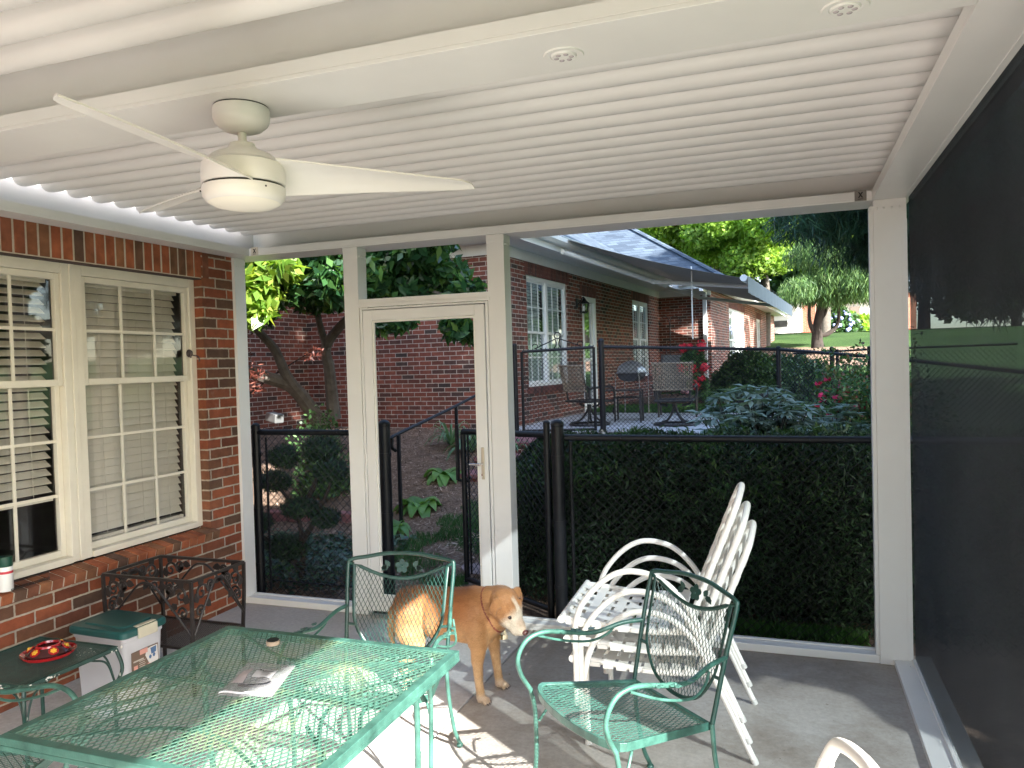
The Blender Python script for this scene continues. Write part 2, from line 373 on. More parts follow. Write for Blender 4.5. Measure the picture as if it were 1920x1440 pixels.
# ------------------------------------------------------------------ dark roll down solar screen along the right side
m, nt, b = nodes('solar screen cloth')
n = tex(nt, 'ShaderNodeTexNoise', scale=1.1, Detail=5.0); n.inputs['Distortion'].default_value = .6
nt.links.new(ramp(nt, n.outputs[0], [(.05,.056,.066), (.085,.095,.11)], [.35, .75]), b.inputs['Base Color'])
b.inputs['Roughness'].default_value = .9; b.inputs['Specular IOR Level'].default_value = .03
t = nt.nodes.new('ShaderNodeBsdfTransparent'); t.inputs[0].default_value = (.66, .71, .73, 1)
mx = nt.nodes.new('ShaderNodeMixShader'); mx.inputs[0].default_value = .50
wv = tex(nt, 'ShaderNodeTexNoise', scale=2.2, Detail=4.0)
nt.links.new(t.outputs[0], mx.inputs[1]); nt.links.new(b.outputs[0], mx.inputs[2]); nt.links.new(mx.outputs[0], nt.nodes['Material Output'].inputs[0])
mm = MB(); mm.box(.582, .5835, 1.932, 4.329, .04, ZB)
tag(mm.build('solar_screen', m), 'dark see-through solar screen stretched down the right side of the pergola', 'screen')

# ------------------------------------------------------------------ ceiling fan
fx, fy = -1.515, 1.90
fan = thing('ceiling_fan', 'white three blade ceiling fan hanging from the pergola centre beam', 'ceiling fan', (fx, fy, ZB))
def fp(mb, name, mat=fanm, sm=True, **k): return mb.build(name, mat, fan, sm, **k)
fp(MB().lathe([(0,0), (.078,0), (.078,-.004)], n=40), 'mounting_ring', dark)
fp(MB().lathe([(.02,-.004), (.080,-.004), (.082,-.012), (.082,-.034), (.076,-.05), (.058,-.066), (.03,-.075), (.0,-.075)], n=40), 'canopy')
fp(MB().tube([(0,0,-.072), (0,0,-.125)], .0125, 16), 'downrod')
fp(MB().lathe([(0,-.108), (.036,-.108), (.040,-.120), (.052,-.128), (.085,-.142), (.108,-.162), (.112,-.166)], n=48), 'motor_cover')
fp(MB().lathe([(.104,-.165), (.112,-.1665), (.118,-.172), (.120,-.19), (.120,-.226), (.117,-.232), (.104,-.233)], n=48), 'motor_housing')
fp(MB().lathe([(.09,-.231), (.112,-.232), (.112,-.238), (.09,-.239)], n=40), 'seam', dark)
fp(MB().lathe([(.09,-.238), (.119,-.239), (.120,-.250), (.117,-.268), (.108,-.280), (.10,-.284)], n=48), 'light_ring')
fp(MB().lathe([(.102,-.2835), (.085,-.292), (.05,-.299), (0,-.302)], n=40), 'light_diffuser', S('frosted diffuser', (.86,.83,.74), .45, var=.01))
for ang in (38, 158, 278):
    mb = MB(); ca, sa = math.cos(R(ang)), math.sin(R(ang)); nu, nv = 14, 4
    L0, L1 = .09, .70
    def pt(i, j, t):
        r = L0+(L1-L0)*i/nu; k = i/nu
        w = .062*(1-k)**.8+.027; w *= (1 if i < nu else .80)
        q = (j/nv-.5)*2; x = q*w - .012*k; tilt = R(24)*(1-.55*k)
        y = r+ (.016*q if i == nu else 0); z = -.205 - x*math.sin(tilt) + .012*(1-q*q)*(1-k*.6) + t
        xx = x*math.cos(tilt); return (y*ca-xx*sa, y*sa+xx*ca, z)
    vs = [pt(i, j, 0) for i in range(nu+1) for j in range(nv+1)]+[pt(i, j, .005) for i in range(nu+1) for j in range(nv+1)]
    N = (nu+1)*(nv+1); fs = []
    for i in range(nu):
        for j in range(nv):
            a = i*(nv+1)+j; fs.append((a, a+1, a+nv+2, a+nv+1)); fs.append((N+a, N+a+nv+1, N+a+nv+2, N+a+1))
    for i in range(nu):
        for a in (i*(nv+1), i*(nv+1)+nv): fs.append((a, a+nv+1, N+a+nv+1, N+a))
    for j in range(nv):
        for a in (j, nu*(nv+1)+j): fs.append((a, a+1, N+a+1, N+a))
    mb.add(vs, fs); fp(mb, 'blade')
    sc_ = MB()
    sc_.sphere((.1215*math.cos(R(ang+60)), .1215*math.sin(R(ang+60)), -.252), .003, n=6, m=4); fp(sc_, 'screw', dark)
# recessed lights in the beam
def downlight(x, y, label):
    t = thing('recessed_light', label, 'ceiling light', (x, y, ZB), 0, 'round recessed lights in the centre beam')
    MB().lathe([(.0,-.0005), (.034,-.0005), (.036,-.003), (.050,-.0035), (.052,0)], n=36).build('trim', white, t, True)
    MB().lathe([(.0345,-.001), (.0365,-.0012)], n=36).build('seam', dark, t)
    MB().lathe([(.0,-.006), (.030,-.006), (.0335,-.0008)], n=36).build('face', white, t, True)
    l = MB()
    for k in range(6): l.sphere((.0195*math.cos(k*pi/3), .0195*math.sin(k*pi/3), -.0065), .0068, (1,1,.35), n=10, m=6)
    l.build('lens', S('grey lens', (.42,.38,.40), .25), t, True)
downlight(-.525, 1.915, 'round six-lens recessed light right of the ceiling fan')
downlight(.135, 1.915, 'round six-lens recessed light cut by the top edge, near the right beam')
downlight(-2.70, 1.90, 'round recessed light cut by the left edge of the photo')
# ------------------------------------------------------------------ our own brick house on the left
bricknear = brickmat('orange red brick', [(.15,.055,.034), (.29,.085,.042), (.35,.105,.05), (.20,.09,.052), (.12,.072,.05), (.31,.09,.044)], (.42,.36,.29), .2130, .0665, .006, zoff=.03)
HX = -3.58
house = thing('brick_house', 'orange brick house wall with a wide white double window beside the patio', 'house', (HX, 3.1, 0))
def hp(mb, name, mat, par=house, sm=False, **k): return mb.build(name, mat, par, sm, off=(HX, 3.1, 0), **k)
WY0, WY1, WZ0, WZ1 = 2.22, 4.035, .60, 2.215
w = MB()
w.box(HX-.11, HX, -9, 4.32, -.2, WZ0-.075); w.box(HX-.11, HX, WY1, 4.32, WZ0-.075, 3.0); w.box(HX-.11, HX, -9, WY0, WZ0-.075, 3.0); w.box(HX-.11, HX, WY0, WY1, WZ1+.205, 3.0)
w.box(HX-.11, HX-.001, 4.32, 4.44, -.2, 2.9)
w.box(-10, HX-.11, 4.33, 4.44, -.2, 2.9)
wall = hp(w, 'wall', bricknear)
# inner dark room
rm = MB(); rm.box(HX-2.5, HX-2.4, 1.5, 4.3, .2, 2.6); rm.box(HX-2.4, HX-.12, 4.15, 4.3, .2, 2.6); rm.box(HX-2.4, HX-.12, 1.5, 1.6, .2, 2.6); rm.box(HX-2.4, HX-.12, 1.6, 4.15, .2, .3); rm.box(HX-2.4, HX-.12, 1.6, 4.15, 2.5, 2.6)
hp(rm, 'room', S('room wall', (.12,.11,.10), .9))
rf = MB(); rf.box(-10.5, -3.62, -9, 4.7, 3.0, 3.12); rf.prism([(0,0), (6.9,0), (3.45,1.9)], 14, (-10.5, 4.7, 3.12), (1,0,0), (0,0,1)); hp(rf, 'roof', S('roof shingle', (.06,.06,.07), .9, scale=30))
bi = island('lintel brick', [(.28,.082,.04), (.32,.105,.048), (.18,.09,.05), (.10,.06,.045), (.30,.09,.042), (.26,.115,.058)], .85, var=.2, nscale=12, nvar=.3, bmp=.5, spec=.25)
mort = S('mortar', (.50,.44,.36), .95, scale=30, bmp=.6, bscale=120)
random.seed(3)
L = MB(); y = WY0-.28
while y < WY1+.055:
    j = random.uniform(-.002, .002); L.box(HX-.10, HX+.001+j, y, y+.0555, WZ1+.006, WZ1+.200); y += .0680
hp(L, 'lintel', bi, bevel=.003); hp(MB().box(HX-.105, HX-.0025, WY0-.29, WY1+.062, WZ1, WZ1+.204), 'lintel_mortar', mort)
hp(MB().box(HX-.10, HX-.002, WY0-.1, WY1+.10, WZ1-.006, WZ1-.0005), 'steel_angle', S('rusty steel', (.06,.035,.03), .8))
L = MB(); y = WY0-.12
while y < WY1+.01:
    j = random.uniform(-.003, .003); L.obox((HX-.010+j, y+.029, WZ0-.045), (.058, 0, -.012), (0, .0288, 0), (.006, 0, .026)); y += .0680
hp(L, 'window_sill', bi, bevel=.004); hp(MB().obox((HX-.016, (WY0+WY1)/2-.05, WZ0-.047), (.056, 0, -.012), (0, (WY1-WY0)/2+.06, 0), (.005, 0, .023)), 'sill_mortar', mort)
cream = S('cream vinyl', (.72,.68,.585), .4, var=.05, scale=7); blindm = S('cream blind slat', (.60,.575,.50), .5, var=.04, scale=8)
gl = glassmat('window glass', .05)
FX = HX-.062
def near_window(y0, y1, tilt, drop, lift):
    o = MB(); o.box(FX-.06, FX, y0, y0+.048, WZ0, WZ1); o.box(FX-.06, FX, y1-.048, y1, WZ0, WZ1); o.box(FX-.06, FX, y0+.0482, y1-.0482, WZ1-.06, WZ1); o.box(FX-.06, FX+.012, y0+.0482, y1-.0482, WZ0, WZ0+.035)
    W = hp(o, 'window', cream, bevel=.004)
    a, b_ = y0+.05, y1-.05; zm = 1.572
    def sash(x, z0, z1, rows, nm):
        s = MB(); s.box(x-.03, x, a, a+.030, z0, z1); s.box(x-.03, x, b_-.030, b_, z0, z1); s.box(x-.03, x, a+.0302, b_-.0302, z1-.034, z1); s.box(x-.03, x, a+.0302, b_-.0302, z0, z0+.036)
        hp(s, 'sash', cream, W, bevel=.003)
        g = MB()
        for k in (1, 2): yy = a+.03+(b_-a-.06)*k/3; g.box(x-.017, x-.009, yy-.008, yy+.008, z0+.036, z1-.034)
        for k in range(1, rows): zz = z0+.036+(z1-z0-.07)*k/rows; g.box(x-.0175, x-.0085, a+.03, b_-.03, zz-.008, zz+.008)
        hp(g, 'muntins', cream, W)
        hp(MB().box(x-.021, x-.0205, a+.03, b_-.03, z0+.03, z1-.03), 'pane', gl, W)
    sash(FX-.012, zm-.02, WZ1-.062, 2, 'upper'); sash(FX-.040, WZ0+.036, zm+.012, 3, 'lower')
    s = MB(); z = WZ1-.12; zb = drop
    bx = FX-.105
    while z > zb:
        dz = .026*math.sin(tilt); dx = .026*math.cos(tilt)
        s.obox((bx, (a+b_)/2, z), (dx, 0, -dz), (0, (b_-a)/2-.035, 0), (.0015*math.sin(tilt), 0, .0015*math.cos(tilt)))
        z -= .0455
    s.box(bx-.025, bx+.025, a+.035, b_-.035, zb-.03, zb-.012); s.box(bx-.03, bx+.03, a+.03, b_-.03, WZ1-.11, WZ1-.06)
    hp(s, 'blind', blindm, W)
    s = MB()
    for yy in (a+.16, (a+b_)/2+.03, b_-.16): s.tube([(bx+.03, yy, WZ1-.1), (bx+.03, yy+.01, zb-.02)], .0016, 5)
    hp(s, 'blind_cord', blindm, W)
near_window(3.135, WY1, R(58), .70, 0); near_window(WY0, 3.105, R(38), .97, 0)
hp(MB().box(FX-.07, FX+.004, 3.1052, 3.1348, WZ0, WZ1), 'mullion', cream, bevel=.003)
hk = MB(); hk.lathe([(0,.012), (.02,.010), (.026,.0), (.026,-.004)], (0,0,0), 16)
hv = [(HX-.055+p[2], 3.965+p[0], 1.73+p[1]) for p in hk.v]; hk.v = hv
hk.tube(bez([(HX-.05,3.965,1.725), (HX-.02,3.968,1.715), (HX-.01,3.985,1.71), (HX-.005,3.995,1.69), (HX,3.985,1.675)], 4), .004, 8)
hk.tube([(HX-.045,3.965,1.735), (HX-.045,3.963,1.70)], .005, 8)
tag(hk.build('suction_hook', S('dark bronze', (.08,.06,.06), .35, .7), smooth=True), 'small bronze suction hook stuck on the window frame by the brick', 'hook')
# things on the sill
rk = MB(); P4 = [Vector((-3.605,2.69,.607)), Vector((-3.605,2.885,.607)), Vector((-3.50,2.80,.592)), Vector((-3.50,2.60,.592))]
rk.tube(P4, .0016, 5, closed=True)
for a, b_ in ((0,3), (1,2)):
    for k in range(1, 3):
        p = P4[a].lerp(P4[b_], k*.13 if a == 0 else k*.13); 
for row in (0, 1):
    base0, base1 = (P4[0], P4[1]) if row == 0 else (P4[3], P4[2]); o_ = (P4[3]-P4[0])*(.22 if row == 0 else -.22)
    rk.tube([base0+o_, base1+o_], .0014, 5); rk.tube([base0+o_*.5, base1+o_*.5], .0014, 5)
    for k in range(8):
        q = base0.lerp(base1, k/7); rk.tube([q, q+o_], .0014, 5)
tag(rk.build('wire_rack', black), 'flat black wire rack lying on the brick window sill', 'wire rack')
bt = thing('spray_can', 'white and green spray can standing on the sill at the left edge', 'can', (-3.545, 2.608, .585))
MB().lathe([(0,0), (.030,0), (.032,.004), (.032,.115), (.028,.123), (0,.125)], n=28).build('body', S('white can', (.75,.75,.73), .3), bt, True)
MB().lathe([(.0315,.118), (.0322,.12), (.0322,.165), (.0,.168)], n=28).build('cap', S('dark green cap', (.01,.06,.04), .35), bt, True)
MB().lathe([(.0324,.085), (.0324,.097)], n=28).build('label_band', S('red band', (.55,.03,.05), .4), bt, True)

# ------------------------------------------------------------------ neighbour's house (local axes: u along the street side, s going away, z up)
C0 = Vector((-3.897, 10.407, 0)); A = R(-4.8)
nb = thing('brick_bungalow', 'long red brick bungalow with blue grey shingle roof beyond the fence', 'house', C0, A)
def np_(mb, name, mat, par=nb, sm=False, **k): return mb.build(name, mat, par, sm, **k)
brickfar = brickmat('dark red brick', [(.13,.055,.042), (.24,.085,.060), (.29,.10,.070), (.075,.062,.056), (.21,.076,.056), (.26,.09,.066)], (.46,.41,.36), .2130, .0677, .0065, dirt=.3, bmp=.4)
blindw = S('white blind', (.80,.82,.80), .5)
WT = 3.36
def wallx(mb, u, s0, s1, holes, z0=.3, z1=WT, t=.15):
    """wall in a plane u=const facing +u, with openings (s0,s1,z0,z1)"""
    s = s0
    for a, b_, c, d in sorted(holes):
        mb.box(u-t, u, s, a, z0, z1); mb.box(u-t, u, a, b_, z0, c); mb.box(u-t, u, a, b_, d, z1); s = b_
    mb.box(u-t, u, s, s1, z0, z1)
w = MB(); U2 = 1.30; SB = 9.51
wallx(w, 0, 0, SB, [(.97,2.78,1.24,3.0), (3.56,4.34,.66,2.84), (7.0,8.45,1.24,3.0)])
wallx(w, U2, SB+.15, 24.6, [(12.4,15.6,1.25,3.05), (18.6,19.8,1.4,3.0), (22.0,22.9,1.4,3.0)])
w.box(-3.5, -.15, 0, .15, .3, WT); w.box(.0, U2, SB, SB+.15, .3, WT)
w.box(-3.65, -3.5, -6, .15, .3, WT); w.box(-3.5, U2-.15, 24.45, 24.6, .3, WT); w.box(-8, -3.65, -6, -5.85, .3, WT)
np_(w, 'wall', brickfar)
np_(MB().box(-2.0, -1.8, .2, 24, .6, 3.2), 'room', S('dark interior', (.03,.032,.035), .9))
wt = S('cool white trim', (.78,.80,.80), .4, var=.03)
bif = island('far lintel brick', [(.10,.045,.04), (.16,.065,.055), (.20,.08,.065), (.08,.05,.048)], .9, nscale=8)
glf = glassmat('far glass', .10, (.9,.95,.94))
def far_window(u, s0, s1, z0, z1, lights, tilt=55, sill=True, soldier=True):
    o = MB(); o.box(u-.10, u-.03, s0, s0+.06, z0, z1); o.box(u-.10, u-.03, s1-.06, s1, z0, z1); o.box(u-.10, u-.03, s0+.0602, s1-.0602, z1-.07, z1); o.box(u-.10, u-.01, s0+.0602, s1-.0602, z0, z0+.05)
    n = lights; wd = (s1-s0-.12)/n
    for k in range(1, n): o.box(u-.0995, u-.031, s0+.06+wd*k-.045, s0+.06+wd*k+.045, z0+.05, z1-.07)
    W = np_(o, 'window', wt)
    f = MB(); g = MB(); mu = MB(); bl = MB(); zm = (z0+z1)/2+.0
    for k in range(n):
        a = s0+.06+wd*k+(.046 if k else .001); b_ = s0+.06+wd*(k+1)-(.046 if k < n-1 else .001)
        for zz0, zz1, x in ((z0+.051, zm, u-.075), (zm-.03, z1-.071, u-.05)):
            f.box(x-.02, x, a, a+.03, zz0, zz1); f.box(x-.02, x, b_-.03, b_, zz0, zz1); f.box(x-.02, x, a+.0302, b_-.0302, zz0, zz0+.035); f.box(x-.02, x, a+.0302, b_-.0302, zz1-.035, zz1)
            g.box(x-.012, x-.0115, a+.03, b_-.03, zz0+.03, zz1-.03)
            for q in (1, 2): yy = a+(b_-a)*q/3; mu.box(x-.011, x-.004, yy-.009, yy+.009, zz0+.03, zz1-.03)
            zq = (zz0+zz1)/2; mu.box(x-.0115, x-.0035, a+.03, b_-.03, zq-.009, zq+.009)
        z = z1-.12
        while z > z0+.08:
            bl.obox((u-.125, (a+b_)/2, z), (.03*math.cos(R(tilt)), 0, -.03*math.sin(R(tilt))), (0, (b_-a)/2-.05, 0), (.0012, 0, .0012)); z -= .055
    np_(f, 'sash', wt, W); np_(mu, 'muntins', wt, W); np_(g, 'pane', glf, W); np_(bl, 'blind', blindw, W)
    if soldier:
        L = MB(); y = s0-.06
        while y < s1+.05: L.box(u-.03, u+.002, y, y+.06, z1+.006, z1+.205); y += .0705
        np_(L, 'lintel', bif)
    if sill:
        L = MB(); y = s0-.06
        while y < s1+.05: L.obox((u+.0, y+.03, z0-.05), (.05, 0, -.01), (0, .030, 0), (.008, 0, .045)); y += .0705
        np_(L, 'window_sill', bif)
far_window(0, .97, 2.78, 1.24, 3.0, 2, 60); far_window(0, 7.0, 8.45, 1.24, 3.0, 2, 60)
far_window(U2, 12.4, 15.6, 1.25, 3.05, 3, 60); far_window(U2, 18.6, 19.8, 1.4, 3.0, 2, 60, sill=False); far_window(U2, 22.0, 22.9, 1.4, 3.0, 1, 60, sill=False)
# back door with glass
d = MB(); d.box(-.08, .01, 3.56, 3.64, .66, 2.84); d.box(-.08, .01, 4.26, 4.34, .66, 2.84); d.box(-.08, .01, 3.6402, 4.2598, 2.74, 2.84); d.box(-.06, -.03, 3.6402, 4.2598, .66, .86); d.box(-.06, -.03, 3.6402, 3.74, .86, 2.74); d.box(-.06, -.03, 4.16, 4.2598, .86, 2.74); d.box(-.059, -.031, 3.74, 4.16, 1.62, 1.68)
D = np_(d, 'door', wt); np_(MB().box(-.05, -.049, 3.74, 4.16, .86, 2.74), 'pane', glassmat('mirror-like storm glass', .5, (.7,.75,.75)), D)
np_(MB().tube([(-.02,4.2,1.55), (.03,4.2,1.55), (.03,4.12,1.55)], .01, 8), 'handle', black, D)
L = MB(); y = 3.45
while y < 4.42: L.box(-.03, .002, y, y+.06, 2.846, 3.045); y += .0705
np_(L, 'lintel', bif)
# eaves, fascia and gutters
tm = S('eave white', (.74,.76,.76), .5, var=.03)
sof = MB(); sof.box(-3.5, .42, -.42, 0, WT, WT+.03); sof.box(0, .42, 0, SB-.42, WT, WT+.03); sof.box(0, U2+.42, SB-.42, SB, WT, WT+.03); sof.box(U2, U2+.42, SB, 25, WT, WT+.03); sof.box(-8, -3.08, -6.4, -.42, WT, WT+.03)
sof.box(-3.5, .02, -.02, -.0005, WT-.16, WT); sof.box(.0005, .02, 0, SB-.003, WT-.16, WT); sof.box(.02, U2+.02, SB-.02, SB-.0005, WT-.16, WT)
np_(sof, 'soffit', tm)
gt = MB(); gt.box(-3.08, .42, -.445, -.42, WT-.02, WT+.19); gt.box(.42, .445, -.445, SB-.42, WT-.02, WT+.19); gt.box(.445, U2+.42, SB-.445, SB-.42, WT-.02, WT+.19); gt.box(U2+.42, U2+.445, SB-.445, 25, WT-.02, WT+.19); gt.box(-3.08, -3.055, -6.4, -.42, WT-.02, WT+.19)
np_(gt, 'fascia', tm)
gu = MB(); pr = [(0,0), (.08,0), (.12,.05), (.12,.11), (.10,.12), (.10,.10), (0,.10)]
gu.prism(pr, -(SB-.42), (.446, -.42, WT+.07), (1,0,0), (0,0,1)); gu.prism(pr, -(25-SB+.42), (U2+.446, SB-.42, WT+.07), (1,0,0), (0,0,1)); gu.box(.60, U2+.44, SB-.53, SB-.446, WT+.07, WT+.18); gu.box(-3.0, .57, -.53, -.446, WT+.07, WT+.18)
np_(gu, 'gutter', wt)
# shingle roof
m, nt, b = nodes('blue grey shingle')
tc = nt.nodes.new('ShaderNodeTexCoord'); sx = nt.nodes.new('ShaderNodeSeparateXYZ'); nt.links.new(tc.outputs['Object'], sx.inputs[0])
ad = nt.nodes.new('ShaderNodeMath'); nt.links.new(sx.outputs[0], ad.inputs[0]); nt.links.new(sx.outputs[1], ad.inputs[1])
cx = nt.nodes.new('ShaderNodeCombineXYZ'); nt.links.new(ad.outputs[0], cx.inputs[0]); nt.links.new(sx.outputs[2], cx.inputs[1])
t = tex(nt, 'ShaderNodeTexBrick', scale=1, vec=cx.outputs[0]); t.inputs['Color1'].default_value = (0,0,0,1); t.inputs['Color2'].default_value = (1,1,1,1); t.inputs['Mortar'].default_value = (0,0,0,1)
t.inputs['Brick Width'].default_value = .32; t.inputs['Row Height'].default_value = .085; t.inputs['Mortar Size'].default_value = .008; t.inputs['Mortar Smooth'].default_value = .2
n = tex(nt, 'ShaderNodeTexNoise', scale=60, Detail=3.0)
c = ramp(nt, t.outputs['Color'], [(.030,.044,.064), (.052,.073,.100), (.080,.108,.140)]); c = mulmix(nt, c, ramp(nt, n.outputs[0], [(.7,)*3, (1.3,)*3], [.3,.7])); nt.links.new(c, b.inputs['Base Color']); b.inputs['Roughness'].default_value = .8; bump(nt, b, t.outputs['Color'], .5, .01)
shingle = m
ro = MB(); e = .46; zr = WT+.18
sl = .62
def P3(u, s, z): return (u, s, z)
# main hip roof: east slope, bump hip, south slope
RU = -4.6; zR = zr+(.46-RU)*sl
b1 = [P3(e, -e, zr), P3(e, SB-e, zr), P3(RU, SB-e, zR), P3(RU, -e+ (e-RU), zR)]
ro.add(b1, [(0,1,2,3)])
ro.add([P3(e, -e, zr), P3(RU, -e+(e-RU), zR), P3(-9.6, -e, zr)], [(0,1,2)])
# taller block behind with a hip facing us
S0 = SB-e; uu = U2+e; rl = 5.2
ro.add([P3(uu, S0, zr), P3(uu-rl, S0+rl, zr+rl*sl), P3(uu-2*rl, S0, zr)], [(0,1,2)])
ro.add([P3(uu, S0, zr), P3(uu, 25.2, zr), P3(uu-rl, 25.2-rl, zr+rl*sl), P3(uu-rl, S0+rl, zr+rl*sl)], [(0,1,2,3)])
ro.add([P3(-3.05, -e, zr), P3(-3.05, -6.4, zr), P3(-6, -6.4, zr+2.95*sl), P3(-6, -e, zr+2.95*sl)], [(0,1,2,3)])
np_(ro, 'roof', shingle)
cap = MB(); cap.tube([P3(uu, S0, zr+.02), P3(uu-rl, S0+rl, zr+rl*sl+.02)], .09, 6, flat=.4); np_(cap, 'hip_cap', shingle)
ds = MB(); ds.box(1.12, 1.22, SB-.085, SB-.021, .78, WT-.02); ds.box(1.12, 1.22, SB-.5, SB-.086, WT-.10, WT-.02); ds.obox((1.17, SB-.16, .74), (.05, 0, 0), (0, .10, -.04), (0, .01, .03))
np_(ds, 'downspout', wt, bevel=.01)
bx = MB(); bx.box(-.05, .44, -.46, -.4455, WT+.02, WT+.2); 
# wall lantern
lt = thing('wall_lantern', 'black carriage lantern on the brick between window and door', 'lantern', C0+Vector((.0837*3.25, .9965*3.25, 2.55)), A)
m = MB(); m.box(.0, .02, -.05, .05, .05, .22); m.tube(bez([(.02,0,.1), (.08,0,.17), (.13,0,.24), (.15,0,.22)], 4), .010, 8); m.build('bracket', black, lt, True)
m = MB(); m.lathe([(.0,.24), (.02,.22), (.05,.17), (.10,.13), (.105,.12), (0,.12)], (.15,0,0), 6); m.lathe([(0,-.06), (.05,-.05), (.07,-.03), (.07,-.02), (0,-.02)], (.15,0,0), 6)
for k in range(6): a = k*pi/3; m.tube([(.15+.07*math.cos(a), .07*math.sin(a), -.02), (.15+.09*math.cos(a), .09*math.sin(a), .12)], .007, 5)
m.build('lantern_cage', black, lt)
MB().lathe([(0,-.02), (.015,-.02), (.03,.03), (.025,.07), (0,.09)], (.15,0,0), 12).build('bulb', S('white bulb', (.8,.8,.78), .3), lt, True)
# retractable awning
fabric = S('grey brown awning cloth', (.27,.26,.245), .85, var=.06, scale=3, bmp=.2, bscale=400)
nt_ = fabric.node_tree; pb_ = nt_.nodes['Principled BSDF']; tr_ = nt_.nodes.new('ShaderNodeBsdfTranslucent'); tr_.inputs[0].default_value = (.42,.38,.33,1); mx_ = nt_.nodes.new('ShaderNodeMixShader'); mx_.inputs[0].default_value = .35
nt_.links.new(pb_.outputs[0], mx_.inputs[1]); nt_.links.new(tr_.outputs[0], mx_.inputs[2]); nt_.links.new(mx_.outputs[0], nt_.nodes['Material Output'].inputs[0])
aw = thing('retractable_awning', 'open grey cloth awning with white arms above the neighbour patio', 'awning', C0, A)
a0, a1 = 1.35, 8.8; zi, zo, uo = 3.56, 2.74, 3.22
m = MB(); m.grid(lambda p, q: (.5+(uo-.5)*p, a0+(a1-a0)*q, zi+(zo-zi)*p-.05*math.sin(pi*p)+.02*math.sin(q*20)*math.sin(pi*p)), 16, 24)
ob = m.build('canopy', fabric, aw, True)
sd = ob.modifiers.new('thick', 'SOLIDIFY'); sd.thickness = .004
m = MB(); m.box(.36, .50, a0-.06, a1+.06, zi-.11, zi+.05); m.box(.30, .36, a0+.2, a0+.3, zi-.15, zi+.07); m.build('cassette', S('awning housing', (.40,.42,.43), .4), aw, bevel=.02)
m = MB(); m.tube([(uo, a0-.05, zo), (uo, a1+.05, zo)], .05, 12); m.build('front_bar', wt, aw, True)
m = MB(); m.grid(lambda p, q: (uo+.055+.006*math.sin(q*90), a0+(a1-a0)*q, zo+.03-.24*p), 3, 120); ob = m.build('valance', S('striped valance', (.50,.53,.55), .8, scale=60), aw, True)
for sa, sb in ((a0+.05, 2.99), (a1-.15, a1-1.8)):
    m = MB(); e1 = Vector((.45, sa, 3.36)); e2 = Vector((1.50, sb, 2.95)); e3 = Vector((uo-.03, sa+(.95 if sb > sa else -.95), 2.70))
    m.tube([e1, e2], .038, 8); m.tube([e2, e3], .036, 8); m.sphere(e2, .05, n=10, m=6); m.sphere(e1, .05, n=10, m=6); m.sphere(e3, .04, n=10, m=6)
    m.build('folding_arm', wt, aw, True)
# ------------------------------------------------------------------ green mesh table
def meshmat(name, cols, rough=.4):
    m, nt, b = nodes(name)
    n = tex(nt, 'ShaderNodeTexNoise', scale=4.5, Detail=8.0, Roughness=.7); n2 = tex(nt, 'ShaderNodeTexNoise', scale=90, Detail=4.0)
    c = ramp(nt, n.outputs[0], cols, [.3, .48, .6, .72]); c = mulmix(nt, c, ramp(nt, n2.outputs[0], [(.7,)*3, (1.25,)*3], [.3, .7]))
    nt.links.new(c, b.inputs['Base Color']); b.inputs['Roughness'].default_value = rough; return m
tabm = meshmat('weathered green mesh', [(.034,.10,.078), (.055,.135,.10), (.11,.165,.10), (.20,.22,.14)])
gmesh = meshmat('green chair mesh', [(.028,.095,.075), (.035,.11,.088), (.045,.13,.10), (.055,.15,.115)])
tx0, tx1, ty0, ty1, TZ = -1.872, -.985, 1.335, 2.178, .71
tcx, tcy = (tx0+tx1)/2, (ty0+ty1)/2
tbl = thing('patio_table', 'square green metal mesh patio table in the sun in the foreground', 'table', (tcx, tcy, 0))
hw, hd = (tx1-tx0)/2, (ty1-ty0)/2
m = MB(); lattice(m, [(-hw+.018,-hd+.018), (hw-.018,-hd+.018), (hw-.018,hd-.018), (-hw+.018,hd-.018)], .0195, .033, .0050, lambda a, b: (a, b, TZ-.002+.0012*math.sin(a*9)*math.sin(b*8)), step=.2)
m.build('tabletop_mesh', tabm, tbl, True)
m = MB()
for (x0, x1, y0, y1) in ((-hw, hw, -hd, -hd+.026), (-hw, hw, hd-.026, hd), (-hw, -hw+.026, -hd+.0262, hd-.0262), (hw-.026, hw, -hd+.0262, hd-.0262)): m.box(x0, x1, y0, y1, TZ-.020, TZ)
for (x0, x1, y0, y1) in ((-hw, hw, -hd, -hd+.004), (-hw, hw, hd-.004, hd), (-hw, -hw+.004, -hd+.004, hd-.004), (hw-.004, hw, -hd+.004, hd-.004)): m.box(x0, x1, y0, y1, TZ-.034, TZ-.0202)
m.build('tabletop_rim', greenm, tbl, bevel=.004)
m = MB()
for sx in (-1, 1):
    for q in (.12, .26): m.tube(bez([(sx*hw*.97, -hd*q*3, TZ-.012), (sx*hw*(1-q*1.6), 0, TZ-.012), (sx*hw*.97, hd*q*3, TZ-.012)], 8), .006, 6)
for sy in (-1, 1): m.tube(bez([(-hw*.9, sy*hd*.97, TZ-.012), (0, sy*hd*.55, TZ-.012), (hw*.9, sy*hd*.97, TZ-.012)], 8), .006, 6)
for sx in (-1, 1): m.tube([(sx*.0, -hd+.02, TZ-.013), (sx*hw*.0, hd-.02, TZ-.013)], .007, 6)
m.tube([(-hw+.02, .02, TZ-.014), (hw-.02, .02, TZ-.014)], .007, 6)
m.build('underframe', greenm, tbl, True)
